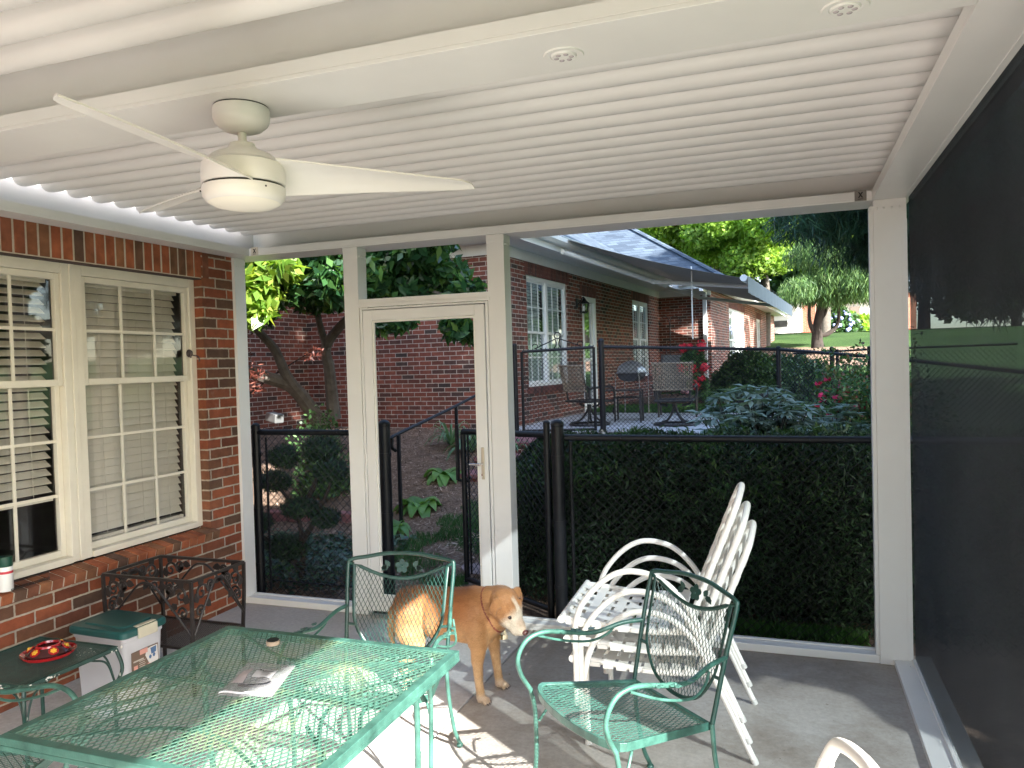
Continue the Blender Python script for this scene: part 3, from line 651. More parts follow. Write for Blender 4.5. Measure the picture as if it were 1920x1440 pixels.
for sx in (-1, 1):
    for sy in (-1, 1):
        l = MB(); X = lambda a: sx*(hw-a)
        l.tube(bez([(X(.075), sy*(hd-.20), TZ-.03), (X(.058), sy*(hd-.19), TZ-.07), (X(.06), sy*(hd-.185), .45), (X(.075), sy*(hd-.17), .2), (X(.05), sy*(hd-.14), .012)], 5), .0095, 10)
        l.tube(bez([(X(.062), sy*(hd-.185), TZ-.10), (X(.10), sy*(hd-.24), TZ-.055), (X(.2), sy*(hd-.32), TZ-.03)], 5), .006, 8)
        l.sphere((X(.05), sy*(hd-.14), .012), .016, (1,1,.7), 10, 6)
        l.build('leg', greenm, tbl, True)

# ------------------------------------------------------------------ green mesh armchairs
def petals(mb, c, ax, ay, r, n=5, k=.0015):
    c, ax, ay = Vector(c), Vector(ax).normalized(), Vector(ay).normalized()
    for i in range(n):
        a = 2*pi*i/n+.3; d = ax*math.cos(a)+ay*math.sin(a); e = ax*-math.sin(a)+ay*math.cos(a); poly = []
        for t in range(8): q = 2*pi*t/8; poly.append((r*.55+r*.48*math.cos(q), r*.40*math.sin(q)))
        mb.prism(poly, .003, c, d, e)
    nz = ax.cross(ay); mb.sphere(c+nz*.002, r*.22, n=8, m=6)
def leafp(mb, c, d, nrm, L, W):
    c, d, nrm = Vector(c), Vector(d).normalized(), Vector(nrm).normalized(); e = nrm.cross(d)
    mb.prism([(0,0), (L*.3,W*.5), (L*.65,W*.42), (L,0), (L*.65,-W*.42), (L*.3,-W*.5)], .0025, c, d, e)
SZf, SZb = .435, .385
def seatz(y): return SZb+(SZf-SZb)*min(1, (y+.19)/.38)
def green_chair(label):
    t = thing('mesh_armchair', label, 'chair', (0,0,0), 0, 'green metal mesh armchairs around the table')
    W0, W1 = .205, .262
    fr = [(W1*math.cos(a)*1.0, .19+.075*math.sin(a)) for a in [pi*k/12 for k in range(13)]]
    poly = [(-W0,-.19), (W0,-.19)] + fr
    inner = [(p[0]*.94, p[1]*.95) for p in poly]
    def sm(a, b): return (a, b, seatz(b)-.016*(1-(a/.26)**2)*(1-((b)/.26)**2)-.004)
    m = MB(); lattice(m, inner, .0185, .032, .0040, sm, step=.05); m.build('seat_mesh', gmesh, t, True)
    m = MB(); P = [Vector((p[0], p[1], seatz(min(p[1], .24)))) for p in poly]; n = len(P)
    vs = [];
    for p, q in zip(P, inner): vs += [p+Vector((0,0,.003)), p-Vector((0,0,.026)), Vector((q[0], q[1], p.z-.001)), Vector((q[0], q[1], p.z-.004))]
    fs = []
    for i in range(n):
        j = (i+1) % n; a, b = 4*i, 4*j
        fs += [(a+1, b+1, b, a), (a, b, b+2, a+2), (a+3, b+3, b+1, a+1), (a+2, b+2, b+3, a+3)]
    m.add(vs, fs); m.build('seat_rim', greenm, t, bevel=.002)
    yb = lambda z: -.19-.11*max(0, (z-.385)/.405)**1.1
    # back: outer tube
    m = MB(); xo = lambda z: .215+.018*(z-.385)/.4
    path = [(-xo(.385), yb(.385), .385), (-xo(.6), yb(.6), .6), (-.232, yb(.76), .755), (-.218, yb(.785), .783), (-.15, yb(.79)-.012, .793), (-.06, yb(.79)-.02, .806), (.06, yb(.79)-.02, .806), (.15, yb(.79)-.012, .793), (.218, yb(.785), .783), (.232, yb(.76), .755), (xo(.6), yb(.6), .6), (xo(.385), yb(.385), .385)]
    m.tube(bez(path, 5), .0085, 10)
    for s_ in (-1, 1): m.tube([(s_*.223, yb(.53), .53), (s_*.185, yb(.53)-.004, .525)], .006, 8)
    m.build('back_frame', greend, t, True)
    # shield shaped mesh panel
    sh = [(-.205,.765), (-.10,.722), (0,.705), (.10,.722), (.205,.765), (.197,.62), (.185,.53), (.13,.445), (.06,.408), (0,.40), (-.06,.408), (-.13,.445), (-.185,.53), (-.197,.62)]
    shs = [(p.x, p.y) for p in bez([(a, b, 0) for a, b in sh[:5]], 4)] + [(p.x, p.y) for p in bez([(a, b, 0) for a, b in sh[5:]], 3)]
    bm = lambda a, b: (a, yb(b)-.022*(1-(a/.21)**2), b)
    m = MB(); lattice(m, shs, .0185, .034, .0036, bm, step=.05); m.build('back_mesh', greend, t, True)
    m = MB(); m.tube([bm(a, b) for a, b in shs], .0075, 6, closed=True, flat=.45); m.tube([(-.208, yb(.765), .765), (-.225, yb(.77), .77)], .007, 6); m.tube([(.208, yb(.765), .765), (.225, yb(.77), .77)], .007, 6)
    m.build('back_rim', greend, t, True)
    m = MB(); c = (0, yb(.755)-.024, .752); petals(m, c, (1,0,0), (0,-.25,1), .030)
    for s_ in (-1, 1):
        for k, (dx, dz, an) in enumerate(((.052,.0,.9), (.058,-.004,-.1), (.068,.006,-.9))):
            leafp(m, (s_*dx, yb(.75)-.022, .752+dz), (s_*math.cos(an), 0, math.sin(an)), (0,1,0), .034, .022)
    m.build('flower_ornament', greend, t)
    for s_ in (-1, 1):
        a = MB()
        pts = [(s_*.226, yb(.60), .60), (s_*.245, -.16, .598), (s_*.268, -.05, .575), (s_*.278, .05, .590), (s_*.280, .16, .612), (s_*.280, .235, .597), (s_*.280, .275, .54), (s_*.275, .268, .48), (s_*.268, .235, .42)]
        a.tube(bez(pts, 5), .0085, 10)
        a.tube(bez([(s_*.285, .19, .603), (s_*.30, .08, .56), (s_*.295, -.04, .535), (s_*.275, -.11, .555), (s_*.262, -.14, .588)], 5), .0048, 8)
        a.build('arm', greenm, t, True)
        a = MB(); petals(a, (s_*.288, .02, .588), (1,0,0), (0,1,.1), .024); petals(a, (s_*.284, .09, .600), (1,0,0), (0,1,.1), .022)
        leafp(a, (s_*.285, -.03, .585), (0,-1,0), (0,0,1), .035, .02); a.build('arm_flower', greenm, t)
        l = MB(); l.tube(bez([(s_*.268, .235, .425), (s_*.262, .22, .33), (s_*.258, .225, .15), (s_*.272, .25, .02)], 5), .0085, 10)
        l.tube(bez([(s_*.262, .205, .30), (s_*.235, .16, .37), (s_*.20, .12, .40)], 4), .005, 8); l.sphere((s_*.272, .25, .012), .015, (1,1,.75), 10, 6); l.build('leg', greenm, t, True)
        l = MB(); l.tube(bez([(s_*.214, -.19, .385), (s_*.218, -.20, .25), (s_*.228, -.235, .10), (s_*.24, -.275, .02)], 5), .0085, 10); l.sphere((s_*.24, -.275, .012), .015, (1,1,.75), 10, 6); l.build('leg', greenm, t, True)
    return t
ch = green_chair('green mesh armchair behind the table, its back in front of the dog')
ch.location = (-1.512, 2.593, 0); ch.rotation_euler = (0, 0, R(190.4))
dup(ch, (-.547, 2.60, 0), R(137.3), 'green mesh armchair standing sunlit in front of the white chair stack')
dup(ch, (-2.39, 1.50, 0), R(-88), 'green mesh armchair mostly under the table at the lower left corner')

# small things on the table
pb = thing('plastic_bag', 'clear zip bag with a white paper label lying on the green table', 'bag', (-1.46, 1.80, TZ+.001), 0)
m, nt, b = nodes('clear polythene'); b.inputs['Base Color'].default_value = (.42,.42,.44,1); b.inputs['Roughness'].default_value = .16; b.inputs['Specular IOR Level'].default_value = .8
t_ = nt.nodes.new('ShaderNodeBsdfTransparent'); mx = nt.nodes.new('ShaderNodeMixShader'); mx.inputs[0].default_value = .34; nt.links.new(t_.outputs[0], mx.inputs[1]); nt.links.new(b.outputs[0], mx.inputs[2]); nt.links.new(mx.outputs[0], nt.nodes['Material Output'].inputs[0])
poly = m
q = [Vector((-1.495,1.682,0)), Vector((-1.341,1.720,0)), Vector((-1.41,1.925,0)), Vector((-1.572,1.909,0))]
cq = Vector((-1.46,1.80,0))
def bagp(u, v, up):
    p = (q[0]*(1-u)+q[1]*u)*(1-v)+(q[3]*(1-u)+q[2]*u)*v; e = min(u, 1-u, v, 1-v)*4; e = min(1, e)
    h = .003+.016*e*(.6+.6*noise.noise(Vector((u*3, v*3, 1)))) + .004*noise.noise(Vector((u*9, v*9, 4)))*e
    if not up: h = .001
    d = .006*noise.noise(Vector((u*4, v*4, 9))); return (p.x-cq.x+d, p.y-cq.y-d, h)
m = MB(); m.grid(lambda a, c: bagp(a, c, True), 26, 26); m.grid(lambda a, c: bagp(a, c, False), 6, 6); m.build('bag', poly, pb, True)
m = MB()
for v in (.055, .075): m.tube([Vector(bagp(k/12, v, True))+Vector((0,0,.001)) for k in range(13)], .0012, 5)
m.build('zip', S('zip ridge', (.75,.75,.78), .3), pb, True)
m = MB(); m.grid(lambda a, c: Vector(bagp(.42+.36*a, .40+.30*c, True))+Vector((0,0,.0018)), 8, 8); lab = m.build('label', S('paper label', (.50,.50,.51), .6), pb, True)
m = MB()
o1 = Vector(bagp(.47, .62, True))+Vector((0,0,.004)); dx = (q[1]-q[0]).normalized(); dy = (q[3]-q[0]).normalized()
def lp(a, c): w = Vector(bagp(.42+.36*a, .40+.30*c, True)); w.z += .0032; return w
def bar(a0, c0, a1, c1, w):
    p0, p1 = lp(a0, c0), lp(a1, c1); d = (p1-p0).normalized(); e = Vector((-d.y, d.x, 0)); m.add([p0-e*w, p1-e*w, p1+e*w, p0+e*w], [(0,1,2,3)])
bar(.08,.62,.16,.9,.0018); bar(.16,.9,.25,.62,.0018); bar(.11,.72,.22,.72,.0012); bar(.22,.62,.3,.8,.0018); bar(.3,.8,.36,.62,.0018); bar(.40,.66,.9,.70,.0022)
for k in range(4): bar(.4,.5-.1*k,.88-.1*(k%2),.52-.1*k,.0007)
m.build('print', ink, lab)
m = MB(); m.grid(lambda a, c: Vector(bagp(.10+.22*a, .28+.38*c, True))+Vector((0,0,.0018)), 4, 8); m.build('label', S('pinkish insert', (.42,.37,.38), .6), pb, True)
m = MB(); m.tube(bez([(-.02,-.045,.004), (.01,-.05,.007), (.05,-.035,.008), (.06,-.01,.006), (.03,-.005,.006)], 5), .0045, 8); m.build('contents', black, pb, True)
kn = thing('umbrella_ring', 'small black and tan ring cap lying on the far left of the green table', 'ring', (-1.597, 2.064, TZ))
MB().lathe([(.012,.012), (.020,.013), (.022,.010), (.021,.0), (.014,0), (.012,.012)], n=24).build('ring', S('tan ring', (.35,.27,.20), .5), kn, True)
MB().lathe([(0,.0125), (.019,.0135), (.020,.0155), (0,.0165)], n=24).build('cap', black, kn, True)

# ------------------------------------------------------------------ small side table and hummingbird feeder
st = thing('side_table', 'small dark green metal mesh side table with chipped paint by the brick wall', 'side table', (-3.055, 2.35, 0))
h = .40; a_ = .235
m = MB(); lattice(m, [(-a_,-.225), (a_,-.225), (a_,.225), (-a_,.225)], .008, .016, .0045, lambda x, y: (x, y, h-.002), step=.5, flat=.3); m.build('tabletop_mesh', greend, st)
m = MB()
for (x0, x1, y0, y1) in ((-a_, a_, -.225, -.212), (-a_, a_, .212, .225), (-a_, -a_+.013, -.2118, .2118), (a_-.013, a_, -.2118, .2118)): m.box(x0, x1, y0, y1, h-.018, h+.002)
m.build('tabletop_rim', greend, st, bevel=.003)
for sx in (-1, 1):
    for sy in (-1, 1):
        m = MB(); cx_, cy_ = sx*(a_-.006), sy*.218
        m.tube(bez([(cx_, cy_, h-.01), (cx_*1.07, cy_*1.07, h-.10), (cx_*.97, cy_*.97, h-.2), (cx_*.97, cy_*.97, .01)], 6), .0085, 8)
        m.tube(bez([(cx_*.98, cy_*.98, h-.17), (cx_*.96, cy_*.8, h-.06), (cx_*.96, cy_*.45, h-.02)], 6), .0045, 7); m.tube(bez([(cx_*.98, cy_*.98, h-.17), (cx_*.8, cy_*.96, h-.06), (cx_*.45, cy_*.96, h-.02)], 6), .0045, 7)
        m.sphere((cx_*.97, cy_*.97, .012), .014, n=8, m=6); m.build('leg', greend, st, True)
random.seed(8)
m = MB()
for (x, y, n) in ((a_, -.10, 10), (a_, .215, 8), (a_, -.215, 9), (.12, -.225, 6), (.0, -.225, 4)):
    for k in range(n):
        xx = x+(.001 if x == a_ else random.uniform(-.04,.04)); yy = y+(random.uniform(-.03,.03) if x == a_ else -.001); s_ = random.uniform(.002,.007)
        m.sphere((xx, yy, h-.004-random.uniform(0,.012)), s_, (1,1,.7) if x != a_ else (.35,1,.7), 6, 4)
for k in range(14): m.sphere((a_-.06+random.uniform(-.04,.03), .12+random.uniform(-.04,.05), h+.001), random.uniform(.0012,.003), (1,1,.3), 6, 4)
for sx, sy in ((1,-1), (1,1)):
    for k in range(7): m.sphere((sx*(a_+.008), sy*.222, h-.17+random.uniform(-.05,.05)), random.uniform(.003,.006), (.5,.5,1.6), 6, 4)
m.build('chipped_paint', chip, st)
redm = S('glossy red plastic', (.38,.012,.016), .15, coat=.5); dred = S('dark red glass', (.06,.02,.02), .15); yel = S('yellow plastic', (.75,.42,.04), .4)
hf = thing('hummingbird_feeder', 'red hummingbird feeder base with yellow flowers on the small side table', 'bird feeder', (-3.03, 2.405, h+.004), R(20))
MB().lathe([(.07,.0), (.098,.0), (.106,.010), (.108,.016), (.103,.015), (.095,.008), (.07,.006)], n=40).build('tray', redm, hf, True)
MB().lathe([(.0,.008), (.084,.008), (.086,.016), (.070,.030), (.048,.040), (.045,.034), (.0,.030)], n=40).build('basin', dred, hf, True)
MB().lathe([(.050,.038), (.047,.047), (.042,.048), (.040,.040), (.043,.036)], n=36).build('neck', redm, hf, True)
for k in range(6):
    a = k*pi/3+.3; c = Vector((.068*math.cos(a), .068*math.sin(a), .030)); n_ = Vector((math.cos(a)*.6, math.sin(a)*.6, .8)).normalized(); e1 = n_.cross(Vector((0,0,1))).normalized(); e2 = n_.cross(e1)
    p = MB(); p.prism([(.020*math.cos(q*pi/8), .020*math.sin(q*pi/8)) for q in range(16)], .004, c, e1, e2); rr = p.build('port', redm, hf)
    p = MB(); petals(p, c+n_*.005, e2, e1, .013, 6); p.sphere(c+n_*.006, .008, (1,1,.7), 8, 6); p.build('flower', yel, rr)

# ------------------------------------------------------------------ storage bin
bz = .42
bn = thing('storage_bin', 'clear plastic storage bin with dark green lid between the small tables', 'bin', (-3.06, 2.80, 0), R(-2))
m, nt, b = nodes('cloudy plastic'); b.inputs['Base Color'].default_value = (.50,.51,.55,1); b.inputs['Roughness'].default_value = .3; b.inputs['Subsurface Weight'].default_value = .0
n = tex(nt, 'ShaderNodeTexNoise', scale=3, Detail=3.0); nt.links.new(ramp(nt, n.outputs[0], [(.42,.42,.46), (.56,.57,.61)], [.3,.7]), b.inputs['Base Color']); cloudy = m
W, D = .168, .118
def rrect(w, d, r, n=6):
    out = []
    for cx_, cy_, a0_ in ((w-r, d-r, 0), (-w+r, d-r, 90), (-w+r, -d+r, 180), (w-r, -d+r, 270)):
        for k in range(n+1): a = R(a0_+90*k/n); out.append((cx_+r*math.cos(a), cy_+r*math.sin(a)))
    return out
def loft(mb, rings):
    n = len(rings[0][0]); vs = [(p[0], p[1], z) for ring, z in rings for p in ring]
    fs = [(i*n+k, i*n+(k+1) % n, (i+1)*n+(k+1) % n, (i+1)*n+k) for i in range(len(rings)-1) for k in range(n)]
    fs += [tuple(range(n))[::-1], tuple((len(rings)-1)*n+k for k in range(n))]; mb.add(vs, fs)
m = MB(); loft(m, [(rrect(W*.86, D*.86, .03), 0), (rrect(W*.88, D*.88, .03), .01), (rrect(W*.97, D*.97, .025), bz-.06), (rrect(W*1.0, D*1.0, .025), bz-.055), (rrect(W*1.0, D*1.0, .025), bz-.03)])
m.build('tub', cloudy, bn, True)
m = MB(); loft(m, [(rrect(W+.012, D+.012, .035), bz-.035), (rrect(W+.016, D+.016, .035), bz-.03), (rrect(W+.016, D+.016, .035), bz-.008), (rrect(W+.008, D+.008, .032), bz+.001), (rrect(W-.03, D-.03, .03), bz+.0015), (rrect(W-.034, D-.034, .03), bz+.007), (rrect(W-.04, D-.04, .03), bz+.008)])
m.build('lid', S('dark green plastic', (.012,.075,.072), .38, var=.1), bn, True)
m = MB(); m.box(W+.017, W+.026, -.055, .055, bz-.05, bz+.002); m.box(W-.01, W+.0165, -.055, .055, bz+.003, bz+.008); m.build('latch', S('yellowed latch', (.50,.47,.37), .4), bn, bevel=.004)
m = MB(); m.box(-W-.026, -W-.017, -.055, .055, bz-.05, bz+.002); m.build('latch', S('yellowed latch 2', (.50,.47,.37), .4), bn, bevel=.004)
lx = W*.965+.0035
def lq(mb, y0, z0, y1, z1, d=0): mb.box(lx-.004+d, lx+.0006+d, y0, y1, z0, z1)
m = MB(); lq(m, -.075, bz-.24, .078, bz-.115); lab = m.build('label', S('brown label', (.17,.115,.085), .5), bn)
m = MB(); m.prism([(.01,bz-.122), (.035,bz-.118), (.072,bz-.12), (.074,bz-.19), (.05,bz-.225), (.02,bz-.19), (.0,bz-.15)], .0006, (lx+.001,0,0), (0,1,0), (0,0,1)); m.build('picture', S('label white', (.70,.68,.68), .5), lab)
m = MB(); m.prism([(.03,bz-.125), (.065,bz-.122), (.062,bz-.15), (.035,bz-.155)], .0006, (lx+.002,0,0), (0,1,0), (0,0,1)); m.prism([(.028+.008*math.cos(k), bz-.165+.010*math.sin(k)) for k in range(6)], .0006, (lx+.002,0,0), (0,1,0), (0,0,1)); m.prism([(.05+.008*math.cos(k), bz-.162+.010*math.sin(k)) for k in range(6)], .0006, (lx+.002,0,0), (0,1,0), (0,0,1)); m.build('picture', S('label blue', (.08,.16,.32), .5), lab)
m = MB(); lq(m, -.066, bz-.205, -.045, bz-.180, .001); m.prism([(.018+.009*math.cos(k*.6), bz-.20+.009*math.sin(k*.6)) for k in range(10)], .0006, (lx+.0012,0,0), (0,1,0), (0,0,1)); lq(m, -.03, bz-.138, .015, bz-.115, .001); m.build('picture', S('label salmon', (.72,.36,.30), .5), lab)
m = MB(); lq(m, -.07, bz-.236, -.03, bz-.212, .001); m.build('barcode_ground', S('barcode white', (.75,.73,.7), .5), lab)
m = MB(); [lq(m, -.067+k*.0042, bz-.233, -.0652+k*.0042+(k%3)*.0006, bz-.218, .0018) for k in range(9)]; m.build('barcode', ink, lab)
m = MB()
for k in range(5): lq(m, -.035, bz-.168-.009*k, .0-.004*(k%2), bz-.1655-.009*k, .001)
lq(m, -.068, bz-.163, -.01, bz-.156, .001); m.build('print', S('label print', (.55,.50,.45), .5), lab)

# ------------------------------------------------------------------ brown scrolled table frame
br = S('bronze brown iron', (.020,.016,.015), .4, var=.35, scale=40, bmp=.2, bscale=200)
bt_ = thing('table_frame', 'dark bronze scrolled iron table frame with no top beside the brick wall', 'table base', (-3.065, 3.18, 0))
tp = [(-.285,-.197), (.285,-.197), (.285,.19), (-.285,.19)]; ZT_ = .576
m = MB(); pts = [(x, y, ZT_) for x, y in tp]
for i in range(4):
    a, c = Vector(pts[i]), Vector(pts[(i+1) % 4]); m.tube([a, c], .010, 4)
m.build('top_frame', br, bt_)
for i in range(4):
    x, y = tp[i]; l = MB(); l.tube(bez([(x, y, ZT_), (x*.99, y*.99, .42), (x*.955, y*.955, .2), (x*.955, y*.955, .012), (x*.99, y*.99, .0)], 4), .0105, 4); l.build('leg', br, bt_)
for i in range(4):
    a, c = Vector((tp[i][0], tp[i][1], 0)), Vector((tp[(i+1) % 4][0], tp[(i+1) % 4][1], 0)); d = c-a; L_ = d.length; d.normalize(); a = a+d*.012
    g = MB(); pt_ = lambda s_, z: a+d*s_*(L_-.024)/L_+Vector((0,0,z))
    g.tube(bez([pt_(.0, .31), pt_(L_*.22, .44), pt_(L_*.4, .535), pt_(L_*.5, .55), pt_(L_*.6, .535), pt_(L_*.78, .44), pt_(L_, .31)], 5), .006, 7)
    for sg in (0, 1):
        P_ = lambda s_, z: pt_(s_ if not sg else L_-s_, z)
        for (sx_, zz, r0) in ((.060, .505, .046), (.045, .415, .032), (.125, .53, .026)):
            g.tube([P_(sx_+r0*(1-k/22)*math.cos(k*.42), zz+r0*(1-k/22)*math.sin(k*.42)) for k in range(20)], .0062, 6)
        nn = d.cross(Vector((0,0,1)))
        for (sx_, zz, an) in ((.10,.50,.4), (.085,.46,-.8), (.13,.50,1.3), (.03,.46,1.9), (.15,.545,-.2), (.04,.54,.9)): leafp(g, P_(sx_, zz), d*(math.cos(an)*(1 if not sg else -1))+Vector((0,0,math.sin(an))), nn, .055, .038)
    g.build('scroll_panel', br, bt_)
m = MB(); sp = [(x*.95, y*.95) for x, y in tp]; lattice(m, sp, .012, .024, .0046, lambda x, y: (x, y, .235), step=.5); 
for i in range(4): m.tube([(sp[i][0], sp[i][1], .235), (sp[(i+1) % 4][0], sp[(i+1) % 4][1], .235)], .009, 4)
m.build('lower_shelf', br, bt_)

# ------------------------------------------------------------------ white strap chairs
def strap_chair(label, group):
    t = thing('strap_chair', label, 'chair', (0,0,0), 0, group)
    B0 = lambda s_: Vector((0, -.13-.21*s_, .335+.525*s_))   # back line, s 0..1
    for s_ in (-1, 1):
        x = s_*.275
        l = MB(); l.tube(bez([(x,.325,.0), (x,.325,.20), (x,.325,.33), (x,.29,.43), (x,.20,.53), (x,.10,.575), (x,-.02,.555), (x,-.11,.48), (x,-.17,.385), (x,-.195,.325), (x,-.25,.21), (x,-.345,0)], 5), .0125, 12)
        l.build('side_frame', strapm, t, True)
        capm = S('foot cap', (.62,.61,.58), .5); MB().tube([(x,.325,.0), (x,.325,.022)], .0142, 10).build('foot_cap', capm, t, True); MB().tube([(x,-.345,0), (x,-.336,.022)], .0142, 10).build('foot_cap', capm, t, True)
    m = MB(); m.tube([(-.275,.385,.355), (.275,.385,.355)], .016, 12); m.tube([(-.262,-.15,.335), (.262,-.15,.335)], .014, 12)
    for s_ in (-1, 1): m.tube(bez([(s_*.255,.385,.355), (s_*.255,.30,.350), (s_*.255,.05,.325), (s_*.255,-.15,.335)], 5), .0125, 10)
    m.build('seat_frame', strapm, t, True)
    m = MB()
    for k in range(9):
        y = .345-.055*k; z = .352-.016*math.sin(pi*min(1, k/8)); m.obox((0, y, z), (.262, 0, 0), (0, .021, 0), (0, 0, .0012))
        for s_ in (-1, 1): m.obox((s_*.256, y, z-.008), (.015, 0, 0), (0, .021, 0), (0, 0, .0085))
    for k in range(5):
        x = -.18+.09*k; m.add([Vector((x+sx*.022, .385-.055*j*.99, .372 if j == 0 else .355-.016*math.sin(pi*min(1, j/9))+(.0025 if j % 2 else -.0025))) for j in range(10) for sx in (-1, 1)], [(2*j, 2*j+1, 2*j+3, 2*j+2) for j in range(9)])
    m.build('seat_straps', strapm, t, True)
    m = MB(); w = .215; path = [(-w, *B0(0)[1:]), (-w, *B0(.35)[1:]), (-w, *B0(.75)[1:]), (-w*.99, *B0(.94)[1:]), (-w*.80, *B0(1.0)[1:]), (-w*.35, *B0(1.045)[1:]), (0, *B0(1.06)[1:]), (w*.35, *B0(1.045)[1:]), (w*.80, *B0(1.0)[1:]), (w*.99, *B0(.94)[1:]), (w, *B0(.75)[1:]), (w, *B0(.35)[1:]), (w, *B0(0)[1:])]
    m.tube(bez(path, 5), .0135, 12); m.build('back_frame', strapm, t, True)
    m = MB(); dz = Vector((0,-.21,.525)).normalized(); nn = Vector((0,-.525,-.21)).normalized()
    for k in range(6):
        c = B0(.14+.145*k)
        m.obox(c+nn*.002, (w, 0, 0), dz*.021, nn*.0012)
        for s_ in (-1, 1): m.tube([c+Vector((s_*w,0,0))-dz*.021, c+Vector((s_*w,0,0))+dz*.021], .0150, 10)
    m.build('back_straps', strapm, t, True)
    return t
g_ = 'white vinyl strap chairs stacked by the back screen'
s0 = strap_chair('bottom chair of the stack of three white strap chairs', g_)
base = Vector((-.505, 3.38, 0)); rz = R(92.5); fwd = Vector((-math.sin(rz), math.cos(rz), 0))
s0.location = base; s0.rotation_euler = (0,0,rz)
dup(s0, base+fwd*.022+Vector((0,0,.082)), rz, 'middle chair of the stack of three white strap chairs', g_)
dup(s0, base+fwd*.044+Vector((0,0,.164)), rz, 'top chair of the stack of three white strap chairs', g_)
fr_ = dup(s0, (-.22, 1.33, 0), R(100), 'white strap chair back poking in at the bottom right corner', 'white vinyl strap chairs')
# ------------------------------------------------------------------ dog
def capsules(segs, extra):
    """one closed skin from tapered limbs and ellipsoids, fused by a voxel remesh"""
    m = MB()
    for a, b_, r0, r1 in segs:
        a, b_ = Vector(a), Vector(b_); n = max(2, int((b_-a).length/.012))
        pts = [a.lerp(b_, k/n) for k in range(n+1)]; m.tube(pts, [r0+(r1-r0)*k/n for k in range(n+1)], 18)
        m.sphere(a, r0, n=18, m=12); m.sphere(b_, r1, n=18, m=12)
    for c, r, s3, rot in extra:
        k = MB(); k.sphere((0,0,0), r, s3, 22, 16); M_ = rot.to_4x4() if rot is not None else Matrix.Identity(4)
        m.add([Vector(c)+M_ @ Vector(p) for p in k.v], k.f)
    return m
DX, DY = -1.62, 3.42
dog = thing('dog', 'golden yellow dog with white muzzle standing head down behind the green table', 'dog', (DX, DY, 0))
def roty(a): return Matrix.Rotation(a, 3, 'Y')
segs = [
 # spine and trunk
 ((.16,0,.395), (-.02,.0,.375), .128, .118), ((-.02,0,.375), (-.14,.01,.390), .115, .106), ((.17,0,.43), (-.14,.01,.425), .085, .080),
 ((.16,0,.345), (.02,0,.345), .098, .090), ((.02,0,.345), (-.14,0,.360), .090, .076), ((.22,0,.36), (.20,0,.30), .085, .060),
 # neck
 ((.20,0,.42), (.30,-.005,.457), .104, .084), ((.21,0,.36), (.31,-.01,.410), .090, .070),
 # front near leg
 ((.195,-.062,.38), (.213,-.086,.28), .066, .046), ((.215,-.088,.28), (.207,-.092,.20), .041, .030), ((.207,-.092,.20), (.212,-.093,.10), .027, .020), ((.212,-.093,.10), (.220,-.093,.035), .0195, .020), ((.220,-.093,.024), (.246,-.096,.018), .022, .017),
 # front far leg
 ((.195,.062,.38), (.213,.086,.28), .066, .046), ((.215,.088,.28), (.222,.093,.20), .040, .029), ((.222,.093,.20), (.232,.096,.10), .026, .020), ((.232,.096,.10), (.240,.098,.035), .0195, .020), ((.240,.098,.024), (.268,.098,.018), .022, .017),
]
for sy in (-1, 1):
    o = .085 if sy < 0 else .02
    segs += [((-.235+o, sy*.065, .39), (-.235+o, sy*.085, .31), .092, .072), ((-.235+o, sy*.085, .31), (-.205+o, sy*.09, .245), .068, .048), ((-.205+o, sy*.09, .24), (-.275+o, sy*.09, .145), .044, .026),
             ((-.275+o, sy*.09, .145), (-.255+o, sy*.09, .05), .024, .021), ((-.255+o, sy*.09, .03), (-.215+o, sy*.09, .02), .026, .020)]
segs += [((-.24,.01,.42), (-.295,.02,.36), .030, .024), ((-.295,.02,.36), (-.32,.03,.24), .024, .017), ((-.32,.03,.24), (-.305,.035,.15), .017, .009)]
# head: skull to muzzle
sk = Vector((.335,-.035,.462)); mz = Vector((.440,-.062,.345)); dn = (mz-sk).normalized()
side = Vector((.40,.90,.05)).normalized(); side = (side-dn*side.dot(dn)).normalized(); upv = side.cross(dn).normalized()
if upv.z < 0: upv = -upv
low = -upv
HD = lambda a, s_, u_: sk+dn*a+side*s_+upv*u_
segs += [(HD(-.014,0,.002), HD(.030,0,0), .069, .064), (HD(.03,0,-.002), HD(.066,0,-.006), .060, .047),
 (HD(.070,0,-.012), HD(.118,0,-.014), .041, .035), (HD(.118,0,-.012), HD(.138,0,-.010), .034, .027),
 (HD(.045,0,-.040), HD(.112,0,-.042), .036, .024),
 (HD(-.03,0,-.03), HD(.03,0,-.045), .052, .036)]
for s_ in (-1, 1):
    segs += [(HD(.0,s_*.036,-.012), HD(.050,s_*.030,-.024), .042, .032), (HD(.075,s_*.017,-.024), HD(.126,s_*.016,-.027), .027, .022),
             (HD(.030,s_*.027,.048), HD(.050,s_*.032,.038), .018, .013), (HD(.060,s_*.042,-.020), HD(.085,s_*.030,-.030), .024, .018)]
    # ears: set on the side of the skull, folded forward and down
    for k_ in range(5):
        f_ = k_/4; r_ = .042-.050*f_
        e0 = HD(-.028+.030*f_, s_*.057, .040-.006*f_); e1 = e0+side*s_*.030+upv*(.006-.008*f_); e2 = e1+side*s_*.012-upv*(.036-.010*f_)+dn*(.012+.004*f_); e3 = e2-upv*(.022*(1-f_*.8))+dn*.008-side*s_*.004
        segs += [(e0, e1, .011, .009), (e1, e2, .0085, .0075), (e2, e3, .0075, .0062)]
